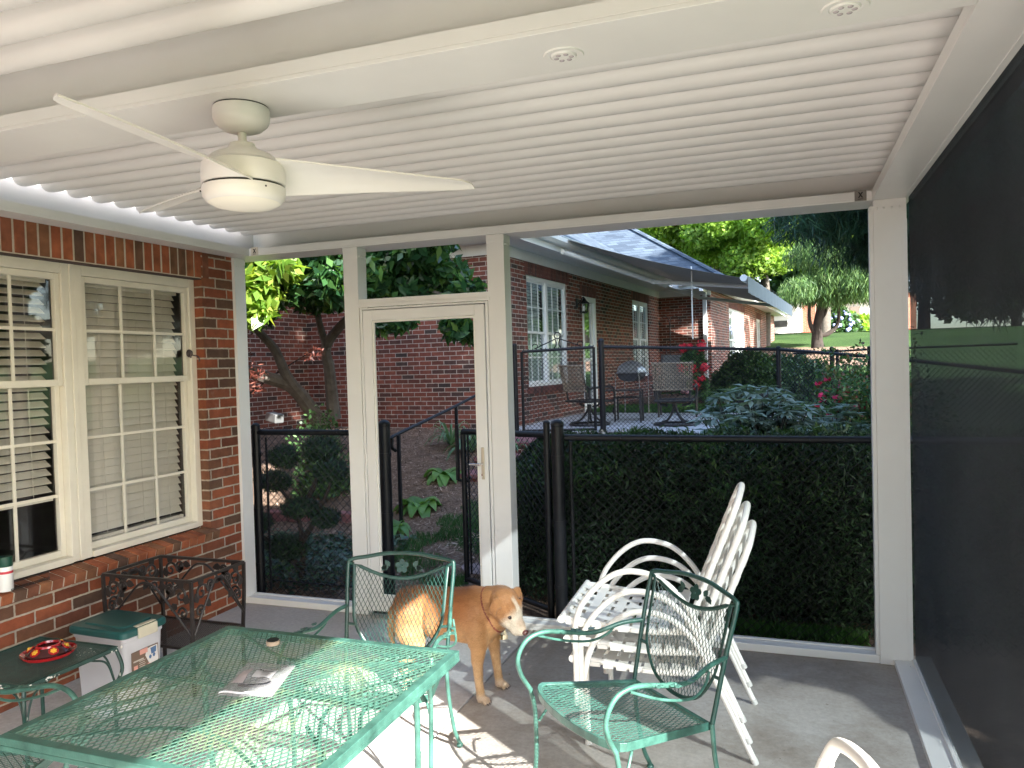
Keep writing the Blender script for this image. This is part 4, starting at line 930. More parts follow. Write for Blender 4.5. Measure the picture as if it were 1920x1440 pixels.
# toes
for (bx_, by_) in ((.244,-.096), (.267,.098), (-.130,-.09), (-.195,.09)):
    for k in range(4): q = (k-1.5)*.0125; segs.append(((bx_, by_+q, .017), (bx_+.016-abs(q)*.4, by_+q*1.15, .011), .0095, .0085))
ext = []
dm = capsules(segs, ext)
me = bpy.data.meshes.new('dog_raw'); me.from_pydata(dm.v, [], dm.f); raw = bpy.data.objects.new('dog_raw', me); C.objects.link(raw)
r = raw.modifiers.new('r', 'REMESH'); r.mode = 'VOXEL'; r.voxel_size = .0045; r.use_smooth_shade = True
s = raw.modifiers.new('s', 'SMOOTH'); s.factor = .55; s.iterations = 10
dg = bpy.context.evaluated_depsgraph_get(); dme = bpy.data.meshes.new_from_object(raw.evaluated_get(dg)); bpy.data.objects.remove(raw)
dme.name = 'dog_body'; body = bpy.data.objects.new('body', dme); C.objects.link(body); body.parent = dog
dme.polygons.foreach_set('use_smooth', [True]*len(dme.polygons))
# coat colours, part of the animal: darker gold saddle, pale belly, legs, face
ca = dme.color_attributes.new('coat', 'FLOAT_COLOR', 'POINT'); nv = len(dme.vertices); co = np.empty(nv*3); dme.vertices.foreach_get('co', co); co = co.reshape(-1, 3); cols = np.ones((nv, 4))
gold = np.array([.34,.13,.04]); pale = np.array([.47,.26,.11]); cream_ = np.array([.54,.38,.22]); whitec = np.array([.66,.59,.49]); nosec = np.array([.12,.055,.045])
def sst(a, b, x): t = np.clip((x-a)/(b-a), 0, 1); return t*t*(3-2*t)
base_ = gold[None]*(sst(.30, .44, co[:,2]))[:,None] + pale[None]*(1-sst(.30, .44, co[:,2]))[:,None]
lg = sst(.27, .10, co[:,2])[:,None]; base_ = base_*(1-lg)+cream_[None]*lg
paw = sst(.06, .03, co[:,2])[:,None]; base_ = base_*(1-paw)+whitec[None]*paw
shx = sst(.12, .26, co[:,0])[:,None]; base_ = base_*(1-shx*.5)+pale[None]*shx*.5
skn, mzn, dnn = np.array(sk), np.array(mz), np.array(dn)
along = (co-skn) @ dnn; rad = np.linalg.norm((co-skn)-along[:,None]*dnn, axis=1); face = ((rad < .075) & (along > -.01) & (co[:,0] > .30)).astype(float)
lat = np.abs((co-skn) @ np.array(side)); strp = (face*sst(.016,.006,lat)*sst(-.01,.02,along))*.7; f = np.clip(face*sst(.040,.085, along)+strp, 0, 1)[:,None]; base_ = base_*(1-f)+whitec[None]*f
snout_top = (face*sst(.085,.11, along)*sst(.0,.02,(co-skn) @ np.array(upv)))[:,None]*.6; base_ = base_*(1-snout_top)+np.array([.42,.27,.17])[None]*snout_top
nd = np.linalg.norm(co-(mzn+np.array(dn)*.022+np.array(upv)*.006), axis=1); nz_ = sst(.020, .012, nd)[:,None]; base_ = base_*(1-nz_)+nosec[None]*nz_
cols[:, :3] = base_; ca.data.foreach_set('color', cols.ravel())
m, nt, b = nodes('dog coat'); va = nt.nodes.new('ShaderNodeVertexColor'); va.layer_name = 'coat'
mp = nt.nodes.new('ShaderNodeMapping'); tc = nt.nodes.new('ShaderNodeTexCoord'); nt.links.new(tc.outputs['Object'], mp.inputs[0]); mp.inputs['Scale'].default_value = (.35, 1, 1.0)
n = tex(nt, 'ShaderNodeTexNoise', scale=26, vec=mp.outputs[0], Detail=8.0, Roughness=.7); n2 = tex(nt, 'ShaderNodeTexNoise', scale=330, vec=mp.outputs[0], Detail=3.0)
c = mulmix(nt, va.outputs[0], ramp(nt, n.outputs[0], [(.78,.72,.62), (1.12,1.12,1.12)], [.35,.65])); c = mulmix(nt, c, ramp(nt, n2.outputs[0], [(.82,)*3, (1.12,)*3], [.3,.7]))
nt.links.new(c, b.inputs['Base Color']); b.inputs['Roughness'].default_value = .75; b.inputs['Sheen Weight'].default_value = .25; bump(nt, b, n2.outputs[0], .5, .003)
dme.materials.clear(); dme.materials.append(m)
# short fur strokes over the body, as its own child
rng = np.random.default_rng(5)
def leafmesh(name, cen, dirs, nrm, L, Wd, mat, parent=None, fold=.12, smooth=False):
    """many small rhombic leaves in one mesh (numpy)"""
    cen = np.asarray(cen, float); N = len(cen); dirs = dirs/np.linalg.norm(dirs, axis=1)[:,None]; sd = np.cross(dirs, nrm); ln = np.linalg.norm(sd, axis=1); ln[ln < 1e-6] = 1; sd = sd/ln[:,None]; nn = np.cross(sd, dirs)
    L = np.broadcast_to(L, (N,))[:,None]; Wd = np.broadcast_to(Wd, (N,))[:,None]
    v = np.empty((N, 4, 3)); v[:,0] = cen-dirs*L*.5; v[:,1] = cen+sd*Wd*.5+nn*Wd*fold-dirs*L*.05; v[:,2] = cen+dirs*L*.5; v[:,3] = cen-sd*Wd*.5+nn*Wd*fold-dirs*L*.05
    me = bpy.data.meshes.new(name); me.vertices.add(4*N); me.vertices.foreach_set('co', v.ravel()); me.loops.add(4*N); me.loops.foreach_set('vertex_index', np.arange(4*N, dtype=np.int32)); me.polygons.add(N); me.polygons.foreach_set('loop_start', np.arange(0, 4*N, 4, dtype=np.int32)); me.polygons.foreach_set('loop_total', np.full(N, 4, dtype=np.int32)); me.update(calc_edges=True); me.validate()
    ob = bpy.data.objects.new(name, me); C.objects.link(ob)
    if mat: me.materials.append(mat)
    if parent: ob.parent = parent
    return ob
from mathutils.bvhtree import BVHTree
bvh = BVHTree.FromPolygons([v.co for v in dme.vertices], [tuple(p.vertices) for p in dme.polygons])
ez = S('dog eye', (.015,.009,.008), .06, coat=1); lidm = S('eye rim', (.05,.025,.02), .5)
for s_ in (-1, 1):
    o_ = HD(.058, 0, -.01); dd = (side*s_*.78+upv*.58+dn*.12).normalized(); hit = bvh.ray_cast(o_, dd)[0] or o_+dd*.04
    MB().sphere(hit-dd*.0056, .0094, (1,1,1), 16, 12).build('eye', ez, dog, True)
    k_ = MB(); e1 = dd.cross(dn).normalized(); e2 = dd.cross(e1).normalized(); k_.tube([hit+dd*.0002+e1*.0070*math.cos(a)+e2*.0110*math.sin(a) for a in [2*pi*q/18 for q in range(18)]], .0018, 6, closed=True); k_.build('eyelid', lidm, dog, True)
NP = bvh.ray_cast(HD(.12,0,-.004), dn)[0] or mz
MB().sphere(NP+upv*.006-dn*.005, .0160, (1,1.15,.85), 16, 10).build('nose', S('brown pink nose', (.13,.05,.045), .22, coat=.4), dog, True)
k_ = MB()
for s_ in (-1, 1):
    pts_ = []
    for q in range(8):
        o_ = HD(.150-.012*q, 0, -.030); h_ = bvh.ray_cast(o_, (side*s_-upv*.25).normalized())[0]
        if h_: pts_.append(h_)
    if len(pts_) > 2: k_.tube(pts_, .0014, 5)
k_.build('mouth_line', S('lip', (.05,.025,.02), .5), dog, True)
cl_ = MB()
for (bx_, by_) in ((.244,-.096), (.267,.098)):
    for k in range(4): q = (k-1.5)*.0125; cl_.tube([(bx_+.022-abs(q)*.4, by_+q*1.15, .010), (bx_+.032-abs(q)*.4, by_+q*1.15, .004)], [.0035,.0015], 6)
cl_.build('claws', S('claw', (.10,.06,.05), .4), dog, True)
# collar with tags
cc = Vector((.262,-.004,.425)); ax = Vector((.86,-.05,.38)).normalized(); e1 = ax.cross(Vector((0,1,0))).normalized(); e2 = ax.cross(e1).normalized()
ring = [cc+e1*(.098*math.cos(a))*1.0+e2*.092*math.sin(a) for a in [2*pi*k/40 for k in range(40)]]
ring = [(bvh.ray_cast(cc, (p-cc).normalized())[0] or p)+(p-cc).normalized()*-.001 for p in ring]
k_ = MB(); k_.tube(ring, .0050, 8, closed=True); col = k_.build('collar', S('red collar', (.16,.02,.018), .6), dog, True)
lowp = min(ring, key=lambda p: p.z); tg = MB()
for j in range(5):
    o = Vector((.004*(j-2), .003*j-.006, 0)); tg.tube([lowp+o, lowp+o+Vector((.002*j,0,-.02))], .0018, 5); tg.obox(lowp+o+Vector((.003*(j-2), -.003, -.032)), (.008, .002*(j-2), 0), (0,.0012,0), (.001,0,.011))
tg.build('name_tags', S('tag metal', (.7,.65,.5), .25, 1), col, True)

# the coat's short hairs, lying back along the body
tri = [(p.vertices[0], p.vertices[k], p.vertices[k+1]) for p in dme.polygons for k in range(1, len(p.vertices)-1)]; tri = np.array(tri); V = np.empty(len(dme.vertices)*3); dme.vertices.foreach_get('co', V); V = V.reshape(-1,3)
e1_, e2_ = V[tri[:,1]]-V[tri[:,0]], V[tri[:,2]]-V[tri[:,0]]; cr_ = np.cross(e1_, e2_); ar = np.linalg.norm(cr_, axis=1); N = 70000; ti = rng.choice(len(tri), N, p=ar/ar.sum()); u_ = rng.random((N,2)); fl_ = u_.sum(1) > 1; u_[fl_] = 1-u_[fl_]
Pf = V[tri[ti,0]]+e1_[ti]*u_[:,:1]+e2_[ti]*u_[:,1:]; Nf = cr_[ti]/np.maximum(ar[ti],1e-12)[:,None]; flow = np.tile(np.array([-1.0,0,-.35]), (N,1)); legm = Pf[:,2] < .27; flow[legm] = [-.2,0,-1]; hm = (Pf[:,0] > .30) & (Pf[:,2] > .27); flow[hm] = -np.array(dn)+np.array([0,0,0]); flow = flow+rng.normal(size=(N,3))*.25
flow -= (flow*Nf).sum(1)[:,None]*Nf; flow /= np.maximum(np.linalg.norm(flow, axis=1),1e-6)[:,None]; flow = flow+Nf*.16
nearn = np.linalg.norm(Pf-np.array(NP), axis=1) < .03; keep = ~nearn
for s_ in (-1, 1):
    o2 = HD(.058, 0, -.01); d2 = (side*s_*.78+upv*.58+dn*.12).normalized(); h2 = bvh.ray_cast(o2, d2)[0]
    if h2: keep &= np.linalg.norm(Pf-np.array(h2), axis=1) > .014
Lh = np.where(hm | legm, .008, .015)*(.6+.8*rng.random(N)); Pf, Nf, flow, Lh, cf = Pf[keep], Nf[keep], flow[keep], Lh[keep], cols[tri[ti,0], :3][keep]
fur = leafmesh('fur', Pf+Nf*.0015+flow*(Lh*.5)[:,None], flow, Nf, Lh, .0013, None, dog, 0); fm, nt, b = nodes('dog hair'); va = nt.nodes.new('ShaderNodeVertexColor'); va.layer_name = 'coat'; nt.links.new(va.outputs[0], b.inputs['Base Color']); b.inputs['Roughness'].default_value = .6
fur.data.materials.clear(); fur.data.materials.append(fm); fc_ = fur.data.color_attributes.new('coat', 'FLOAT_COLOR', 'POINT'); sh_ = (.84+.3*rng.random(len(Pf)))[:,None]; q4 = np.ones((len(Pf)*4, 4)); q4[:,:3] = np.repeat(np.clip(cf*sh_*1.05, 0, 1), 4, axis=0); fc_.data.foreach_set('color', q4.ravel())
# ------------------------------------------------------------------ terrain
def ss(a, b, x): t = min(1, max(0, (x-a)/(b-a))); return t*t*(3-2*t)
def gz(x, y):
    if y < 4.6: base = -.06
    else: base = -.06+.72*ss(5.0, 9.6, y)
    # falls away to the right of the upper fence, then climbs to the far houses
    right = ss(-.3, 3.0, x)*ss(5, 9, y); base -= .42*right*(1-ss(10, 24, y)*.9)
    base += 2.15*ss(14, 44, y)*ss(-6, 1, x*1.0+ (y-14)*.12)
    return base
def axisvals(lims):
    out = []
    for a, b_, st in lims:
        n = max(1, int(round((b_-a)/st))); out += [a+(b_-a)*k/n for k in range(n)]
    return out+[lims[-1][1]]
X_ = axisvals([(-300,-60,40), (-60,-12,6), (-12,6,.25), (6,14,1), (14,60,6), (60,300,40)]); Y_ = axisvals([(-200,-20,30), (-20,4.4,3), (4.4,12,.2), (12,24,.5), (24,60,2), (60,400,40)])
m = MB(); nx, ny = len(X_), len(Y_)
m.v = [(x, y, gz(x, y)+(.012*noise.noise(Vector((x*3, y*3, 0))) if 4.6 < y < 60 else 0)) for x in X_ for y in Y_]; m.f = [(i*ny+j, (i+1)*ny+j, (i+1)*ny+j+1, i*ny+j+1) for i in range(nx-1) for j in range(ny-1)]
g, nt, b = nodes('yard ground')
tc = nt.nodes.new('ShaderNodeTexCoord'); P_ = tc.outputs['Object']
na = tex(nt, 'ShaderNodeTexNoise', scale=1.2, vec=P_, Detail=6.0); nf = tex(nt, 'ShaderNodeTexNoise', scale=55, vec=P_, Detail=5.0, Roughness=.75); nm = tex(nt, 'ShaderNodeTexNoise', scale=9, vec=P_, Detail=5.0)
grass = ramp(nt, nf.outputs[0], [(.018,.042,.015), (.040,.085,.030), (.075,.13,.048)], [.3,.5,.7]); nl_ = tex(nt, 'ShaderNodeTexNoise', scale=.35, vec=P_, Detail=7.0, Roughness=.7); grass = mulmix(nt, grass, ramp(nt, nl_.outputs[0], [(.62,.66,.6), (1.25,1.15,.95)], [.35,.62])); grass = mulmix(nt, grass, ramp(nt, nm.outputs[0], [(.75,)*3, (1.2,)*3], [.3,.7]))
mul = ramp(nt, nf.outputs[0], [(.09,.06,.042), (.24,.165,.12), (.38,.28,.21)], [.3,.5,.72]); mul = mulmix(nt, mul, ramp(nt, nm.outputs[0], [(.7,)*3, (1.2,)*3], [.3,.7]))
vc = nt.nodes.new('ShaderNodeVertexColor'); vc.layer_name = 'cover'
sp_ = nt.nodes.new('ShaderNodeSeparateColor'); nt.links.new(vc.outputs[0], sp_.inputs[0])
ma = nt.nodes.new('ShaderNodeMath'); ma.operation = 'MULTIPLY_ADD'; nt.links.new(nm.outputs[0], ma.inputs[0]); ma.inputs[1].default_value = .8; nt.links.new(sp_.outputs[0], ma.inputs[2])
fc = ramp(nt, ma.outputs[0], [(0,0,0), (1,1,1)], [.82,.98]); col_ = mulmix(nt, mul, grass, fc, 'MIX'); nt.links.new(col_, b.inputs['Base Color']); b.inputs['Roughness'].default_value = .95; b.inputs['Specular IOR Level'].default_value = .15; bump(nt, b, nf.outputs[0], .9, .03)
gr = m.build('ground', g, smooth=True); tag(gr, kind='structure')
def cover(x, y):
    """1 = grass, 0 = mulch"""
    if y < 4.3: return 1
    if x < -1.2 and y < 11.5:
        v = ss(.9, .2, math.hypot((x+2.55)/.65, (y-6.5)/1.2))*.75  # thin grass on the path by the gate
        return v
    if y < 6.2: return .0
    d1 = ss(1.2, .85, math.hypot((x-.98)/2.6, (y-28)/3.0))      # ring under the cedar
    bed = 0
    if -2.4 < x < 2.0 and 6 < y < 10.4: bed = 1-ss(.5, 1.2, x-(9.6-y)*.3)
    if y > 13.5 and x < -.2-.0*(y) and y < 19.5: bed = max(bed, ss(-.1, -.6, x+.35*math.sin(y*1.3)) if y > 14.6 else 0)
    return max(0, 1-max(d1, bed))
ca = gr.data.color_attributes.new('cover', 'FLOAT_COLOR', 'POINT'); ca.data.foreach_set('color', np.array([[cover(v[0], v[1])]*3+[1] for v in m.v]).ravel())
# neighbour patio slab
def nl(u, s, z=0): return C0+Vector((math.cos(A)*u-math.sin(A)*s, math.sin(A)*u+math.cos(A)*s, z))
pm = conc('pale concrete', (.60,.61,.63), .1)
m = MB(); m.box(.02, 3.9, -1.0, 3.5, .2, .665); ps = m.build('neighbour_patio', pm, bevel=.01); ps.location = C0; ps.rotation_euler = (0,0,A); tag(ps, kind='structure')
# brick steps up to the neighbour gate
stepm = S('brick paver red', (.24,.105,.105), .85, var=.3, scale=18, bmp=.4, bscale=90)
st_ = thing('brick_steps', 'dull red brick steps climbing from the gate to the neighbour patio', 'steps', (-2.6, 8.2, 0))
for (x0, x1, y0, y1, z1) in ((-3.35, -2.3, 7.55, 7.96, .44), (-3.35, -2.2, 7.97, 8.42, .57), (-3.35, -1.9, 8.43, 9.5, .69)):
    k = MB(); k.box(x0, x1, y0, y1, -.1, z1-.045); k.build('riser', brickfar, st_, off=(-2.6,8.2,0))
    k = MB(); xx = x0
    while xx < x1-.1: k.box(xx, xx+.096, y0-.02, y1-.003, z1-.044, z1); xx += .1
    k.build('tread', stepm, st_, off=(-2.6,8.2,0), bevel=.004)
pav = [(-2.25,5.6), (-2.1,6.15), (-2.35,6.7), (-2.6,7.15), (-2.05,5.05)]
for i, (x, y) in enumerate(pav):
    k = MB(); k.prism([(.25*math.cos(a)*(1+.15*math.sin(3*a+i)), .19*math.sin(a)*(1+.1*math.cos(2*a+i))) for a in [2*pi*q/14 for q in range(14)]], .03, (0,0,-.012))
    o = k.build('stepping_stone', S('pink grey flagstone', (.27,.20,.19), .85, var=.25, scale=9, bmp=.5, bscale=40), bevel=.006); o.location = (x, y, gz(x, y)+.004)
    tag(o, ['pinkish flagstone just outside the screen door by the gate frame', 'second flagstone from the screen door on the grassy path', 'middle flagstone on the path with grass round it', 'flagstone nearest the brick steps', 'flagstone at the foot of the gate post'][i], 'stepping stone', 'flagstones on the path')
# handrail
hr = thing('handrail', 'thin black metal handrail sloping up beside the garden steps', 'handrail', (-3.46, 6.4, 0))
o_ = (-3.46, 6.4, 0)
k = MB(); p0, p1, p2 = atd(738,818,7.2), atd(853,762,8.4), atd(893,741,8.85)
k.tube(bez([p0+Vector((0,.03,-.14)), p0+Vector((-.005,-.03,-.10)), p0+Vector((0,-.03,-.03)), p0, p0.lerp(p1,.5), p1, p2], 5), .016, 8); k.tube([p2, p2+(p2-p1)*1.4], .016, 8); k.build('rail', black, hr, True, off=o_)
for px, D, a in ((747, 7.22, 815), (855, 8.42, 762)):
    tp_ = atd(px, a, D); k = MB(); k.box(tp_.x-.014, tp_.x+.014, tp_.y-.014, tp_.y+.014, gz(tp_.x, tp_.y)-.1, tp_.z-.005); k.build('post', black, hr, off=o_)

# ------------------------------------------------------------------ chain link fences
def fence(name, label, pts, base, cat='fence', r=.021, pitch=.058, posts=None, gate=False, extra=None, group=None, wr=.0023):
    """pts: top-rail points; base: function giving ground z"""
    t = thing(name, label, cat, (pts[0][0], pts[0][1], 0), 0, group); o = t.location.copy()
    for i in range(len(pts)-1):
        a, b_ = Vector(pts[i]), Vector(pts[i+1]); L = (b_-a).length; d = (b_-a)/L
        k = MB(); k.tube([a, b_], r, 10); k.build('top_rail', black, t, True, off=o)
        k = MB()
        def fm(u, v):
            p = a+d*u; zb = base(p.x, p.y)+.03; return Vector((p.x, p.y, zb+(p.z-zb)*v))
        H = a.z-base(a.x, a.y)
        lattice(k, [(0,0), (L,0), (L,1.03), (0,1.03)], pitch, pitch/H, wr*2, fm, th=.003, step=.4, n=3, flat=1)
        nt_ = int(L/.35)
        for q in range(1, nt_): p = a+d*(L*q/nt_); k.tube([p+Vector((.0,0,-.02))+d*.01, p+Vector((0,-.026,0)), p+Vector((0,0,.026))+d*-.008, p+Vector((0,.024,0))], .0025, 4)
        k.build('mesh', wire, t, off=o)
        if gate:
            for e in (a, b_):
                k = MB(); k.tube([Vector((e.x, e.y, base(e.x, e.y)+.03)), e], r, 10); k.build('frame_post', black, t, True, off=o)
            k = MB(); k.tube([Vector((a.x, a.y, base(a.x, a.y)+.05)), Vector((b_.x, b_.y, base(b_.x, b_.y)+.05))], r*.9, 10); k.build('bottom_rail', black, t, True, off=o)
    for p in (posts or []):
        x, y, z, rr = p; k = MB(); g0 = base(x, y)-.1; k.tube([(x, y, g0), (x, y, z)], rr, 14); k.sphere((x, y, z), rr*1.08, (1,1,.8), 14, 8)
        for zz in (.25, .55, .85): k.tube([(x, y, g0+(z-g0)*zz-.012), (x, y, g0+(z-g0)*zz+.012)], rr*1.1, 14)
        k.build('post', black, t, True, off=o)
    if extra: extra(t, o)
    return t
bz0 = lambda x, y: -.05
def ext1(t, o):
    k = MB(); k.tube([(-3.60,4.655,.0), (-3.60,4.655,1.12)], .009, 6); k.tube([(-3.60,4.655,.07), (-2.63,4.655,.07)], .006, 6); k.build('tension_bar', black, t, True, off=o)
fence('chain_link_fence', 'short black chain-link panel between the house corner and the screen door', [(-3.68,4.64,1.158), (-2.62,4.64,1.158)], bz0, posts=[(-3.675,4.64,1.20,.031), (-2.601,4.62,1.215,.040)], extra=ext1, group='black chain-link fences')
fence('chain_link_fence', 'black chain-link fence in front of the clipped hedge, just behind the pergola', [(-1.33,4.64,1.132), (1.9,4.66,1.125), (4.6,4.7,1.12)], bz0, posts=[(-1.372,4.62,1.215,.040), (-1.30,4.66,1.10,.012), (1.95,4.70,1.20,.036), (4.6,4.7,1.2,.036)], group='black chain-link fences')
gA, gB = Vector((-1.46,4.68,1.145)), Vector((-2.27,5.20,1.115))
def ext2(t, o):
    d = (gB-gA).normalized(); k = MB(); k.tube([gB+Vector((-.05,0,-.36)), gB+Vector((-.05,0,.05))], .015, 8); k.tube([gB+Vector((-.05,0,-.36)), gB+Vector((.02,0,-.37)), gB+Vector((.05,0,-.33))], .011, 8)
    k.tube([gB-d*.06+Vector((0,0,-.02)), gB-d*.06+Vector((0,0,-1.05))], .008, 6); k.build('latch', black, t, True, off=o)
    k = MB(); k.tube([gB+Vector((.02,0,-.40)), gB+Vector((.03,0,-.48)), gB+Vector((.05,-.01,-.5))], .004, 6); k.build('clip', S('steel clip', (.6,.6,.6), .3, 1), t, True, off=o)
fence('chain_link_gate', 'black chain-link gate standing open seen through the screen door', [tuple(gA), tuple(gB)], lambda x, y: -.03, 'gate', gate=True, extra=ext2, posts=[(-1.455,4.66,1.22,.022)])
# upper fence and its gate
uz = lambda x, y: max(gz(x, y), .62) if x < -1.5 else gz(x, y)+.05
def ext3(t, o):
    a, b_ = Vector((-3.33,9.65,1.765)), Vector((-2.43,9.98,1.80)); c = (a+b_)/2; d = (b_-a).normalized(); k = MB()
    for sg in (-1, 1):
        k.tube([c+d*sg*.30+Vector((0,0,.03)), c+d*sg*.03+Vector((0,0,.14))], .008, 6)
        k.tube([c+d*sg*(.30+.035*math.cos(q*.5))+Vector((0,0,.06+.03*math.sin(q*.5))) for q in range(11)], .006, 6)
        k.tube(bez([c+d*sg*.045+Vector((0,0,.02)), c+d*sg*.018+Vector((0,0,.07)), c+d*sg*.03+Vector((0,0,.14))], 4), .009, 6)
    k.tube([c+d*.042*math.cos(q*.5)+Vector((0,0,.185+.042*math.sin(q*.5))) for q in range(13)], .008, 6); k.build('scroll_ornament', black, t, True, off=o)
fence('chain_link_gate', 'black chain-link gate with a scroll and ring on top, in front of the bungalow window', [(-3.33,9.65,1.765), (-2.43,9.98,1.80)], uz, 'gate', r=.02, gate=True, extra=ext3, posts=[(-3.42,9.62,1.85,.034)], wr=.0031)
fence('chain_link_fence', 'upper black chain-link fence running right along the neighbour patio', [(-2.30,10.01,1.80), (-.12,10.60,1.70), (.98,9.47,1.565), (2.35,8.1,1.35)], uz, posts=[(-2.335,10.01,1.88,.040), (-.12,10.60,1.72,.030), (2.37,8.08,1.44,.045)], group='black chain-link fences', wr=.0031)
fence('chain_link_fence', 'far black chain-link fence with a gate on the lawn beyond the roses', [(.1,16.2,1.66), (.78,16.25,1.68), (1.50,16.35,1.70), (4.0,16.6,1.72)], lambda x, y: gz(x, y), posts=[(.80,16.25,1.74,.04), (.90,16.25,1.70,.03), (1.47,16.35,1.74,.03), (1.57,16.35,1.80,.05)], group='black chain-link fences', wr=.003, pitch=.10)
# ------------------------------------------------------------------ plants
def rdirs(n): d = rng.normal(size=(n,3)); return d/np.linalg.norm(d, axis=1)[:,None]
L_ = {}
def leafmat(k, cols, trans=.3, rough=.5, nv=.3, ns=2.5, spec=.4):
    L_[k] = island(k, cols, rough, trans, spec=spec, nscale=ns, nvar=nv); return L_[k]
yew = leafmat('yew green', [(.007,.020,.009), (.014,.038,.016), (.024,.060,.024), (.045,.090,.034)], .12, .55)
box_ = leafmat('boxwood green', [(.025,.065,.022), (.045,.105,.035), (.07,.15,.05), (.11,.20,.07)], .2, .4)
mag = leafmat('magnolia green', [(.015,.05,.02), (.025,.08,.03), (.04,.115,.035), (.09,.17,.035)], .4, .35, spec=.5)
lime = leafmat('maple lime green', [(.13,.24,.03), (.18,.31,.04), (.24,.37,.06), (.30,.42,.09)], .5, .5, nv=.35, ns=.5)
mids = leafmat('shade tree green', [(.03,.08,.015), (.05,.12,.02), (.08,.17,.03)], .35, .5)
cedar = leafmat('cedar blue green', [(.03,.075,.022), (.055,.12,.03), (.11,.19,.05)], .25, .6)
pinem = leafmat('pine needle', [(.012,.040,.024), (.02,.062,.035), (.035,.09,.045)], .15, .45)
greyl = leafmat('grey green leaf', [(.11,.17,.15), (.17,.24,.21), (.24,.31,.28)], .2, .5)
host = leafmat('hosta leaf', [(.09,.22,.06), (.14,.29,.08), (.19,.35,.10)], .3, .4)
bark = S('grey brown bark', (.11,.095,.08), .95, var=.35, scale=9, bmp=.9, bscale=30); barkd = S('dark bark', (.034,.026,.021), .95, var=.3, scale=9, bmp=.8, bscale=30)
redmap = leafmat('red maple leaf', [(.06,.018,.014), (.11,.028,.02), (.16,.05,.03)], .3, .5)
def blob_pts(n, c, r3, shell=.55):
    d = rdirs(n); rr = (shell+(1-shell)*rng.random(n))[:,None]; return np.array(c)+d*rr*np.array(r3), d
def crown(name, blobs, per, L, W, mat, parent, up=.3, droop=0., off=(0,0,0), face_out=.6):
    cs, ds, ns = [], [], []
    for (c, r3) in blobs:
        n = int(per*(r3[0]*r3[1]+r3[1]*r3[2]+r3[0]*r3[2])/3); p, d = blob_pts(n, c, r3); cs.append(p)
        dd = rdirs(n)+d*.5; dd[:,2] -= droop; ds.append(dd); q = rdirs(n)*(1-face_out)+d*face_out; q[:,2] += up; ns.append(q)
    cs = np.vstack(cs)-np.array(off); ds = np.vstack(ds); ns = np.vstack(ns); N = len(cs)
    return leafmesh(name, cs, ds, ns, L*(.6+.8*rng.random(N)), W*(.7+.6*rng.random(N)), mat, parent)
def scatter_blobs(c, r3, n, rb, flat=1.0):
    out = []
    for i in range(n):
        d = rdirs(1)[0]; rr = .35+.65*rng.random(); p = np.array(c)+d*rr*np.array(r3); s_ = rb*(.6+.8*rng.random()); out.append((p, (s_, s_, s_*.7*flat)))
    return out
def trunk(mb, pts, r0, r1, n=9):
    P = bez(pts, 6); m_ = len(P); mb.tube(P, [r0+(r1-r0)*(k/(m_-1))**.8 for k in range(m_)], n)
# clipped hedge just behind the fence
hg = thing('hedge', 'dark clipped yew hedge right behind the black fence', 'hedge', (.2, 5.5, 0))
def hedge_leaves(x0, x1, y0, y1, z0, z1, n, rnd=.28):
    u = rng.random((n,3)); P = np.stack([x0+(x1-x0)*u[:,0], y0+(y1-y0)*u[:,1], z0+(z1-z0)*u[:,2]], 1); f = rng.random(n); sel = f < .5
    P[sel,1] = y0+rng.random(sel.sum())**2*.22; s2 = (f >= .5) & (f < .88); P[s2,2] = z1-rng.random(s2.sum())**2*.20; s3 = (f >= .88); P[s3,0] = x0+rng.random(s3.sum())**2*.2
    # round the top and left edges and make the face lumpy
    e = np.clip((P[:,2]-(z1-rnd))/rnd, 0, 1); P[:,1] += e*e*.22*(P[:,1] < (y0+y1)/2); lf = np.clip((x0+.38-P[:,0])/.38, 0, 1); P[:,2] -= lf**2*.26*(P[:,2]-z0)/(z1-z0)
    P[:,1] += np.clip(-1.30-P[:,0], 0, 1)*.62
    nn = np.array([noise.noise(Vector((p[0]*3.2, p[1]*2, p[2]*3.2))) for p in P]); P[:,1] -= nn*.10; P[:,2] += nn*.06
    return P
P = hedge_leaves(-2.0, 3.4, 4.84, 5.7, -.06, 1.08, 98000); N = len(P); d = rdirs(N)*.7; d[:,1] -= .5; d[:,2] += .45; nr = rdirs(N); nr[:,2] += .5
leafmesh('foliage', P-np.array([.2,5.5,0]), d, nr, .045*(.6+.8*rng.random(N)), .011*(.7+.6*rng.random(N)), yew, hg)
P = hedge_leaves(-1.95, 3.4, 4.79, 5.6, .72, 1.12, 14000); cl = np.array([noise.noise(Vector((p[0]*5, p[1]*5, p[2]*5))) for p in P]) > .08; P = P[cl]; N = len(P); d = rdirs(N)*.8; d[:,1] -= .5; d[:,2] += .6; nr = rdirs(N); nr[:,2] += .5
leafmesh('lighter_shoots', P-np.array([.2,5.5,0])+rdirs(N)*.015, d, nr, .06*(.6+.8*rng.random(N)), .013*(.7+.6*rng.random(N)), leafmat('yew shoots', [(.02,.055,.02), (.04,.095,.03), (.075,.14,.045)], .2, .45), hg)  # lighter green shoots, only on the upper part of the hedge
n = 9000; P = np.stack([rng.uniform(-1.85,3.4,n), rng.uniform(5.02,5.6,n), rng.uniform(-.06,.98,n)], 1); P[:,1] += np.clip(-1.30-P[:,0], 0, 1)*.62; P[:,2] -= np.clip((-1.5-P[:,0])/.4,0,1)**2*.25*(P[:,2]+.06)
leafmesh('inner_twigs', P-np.array([.2,5.5,0]), rdirs(n), rdirs(n), .16, .09, S('hedge inside leaf', (.009,.016,.008), .95), hg)
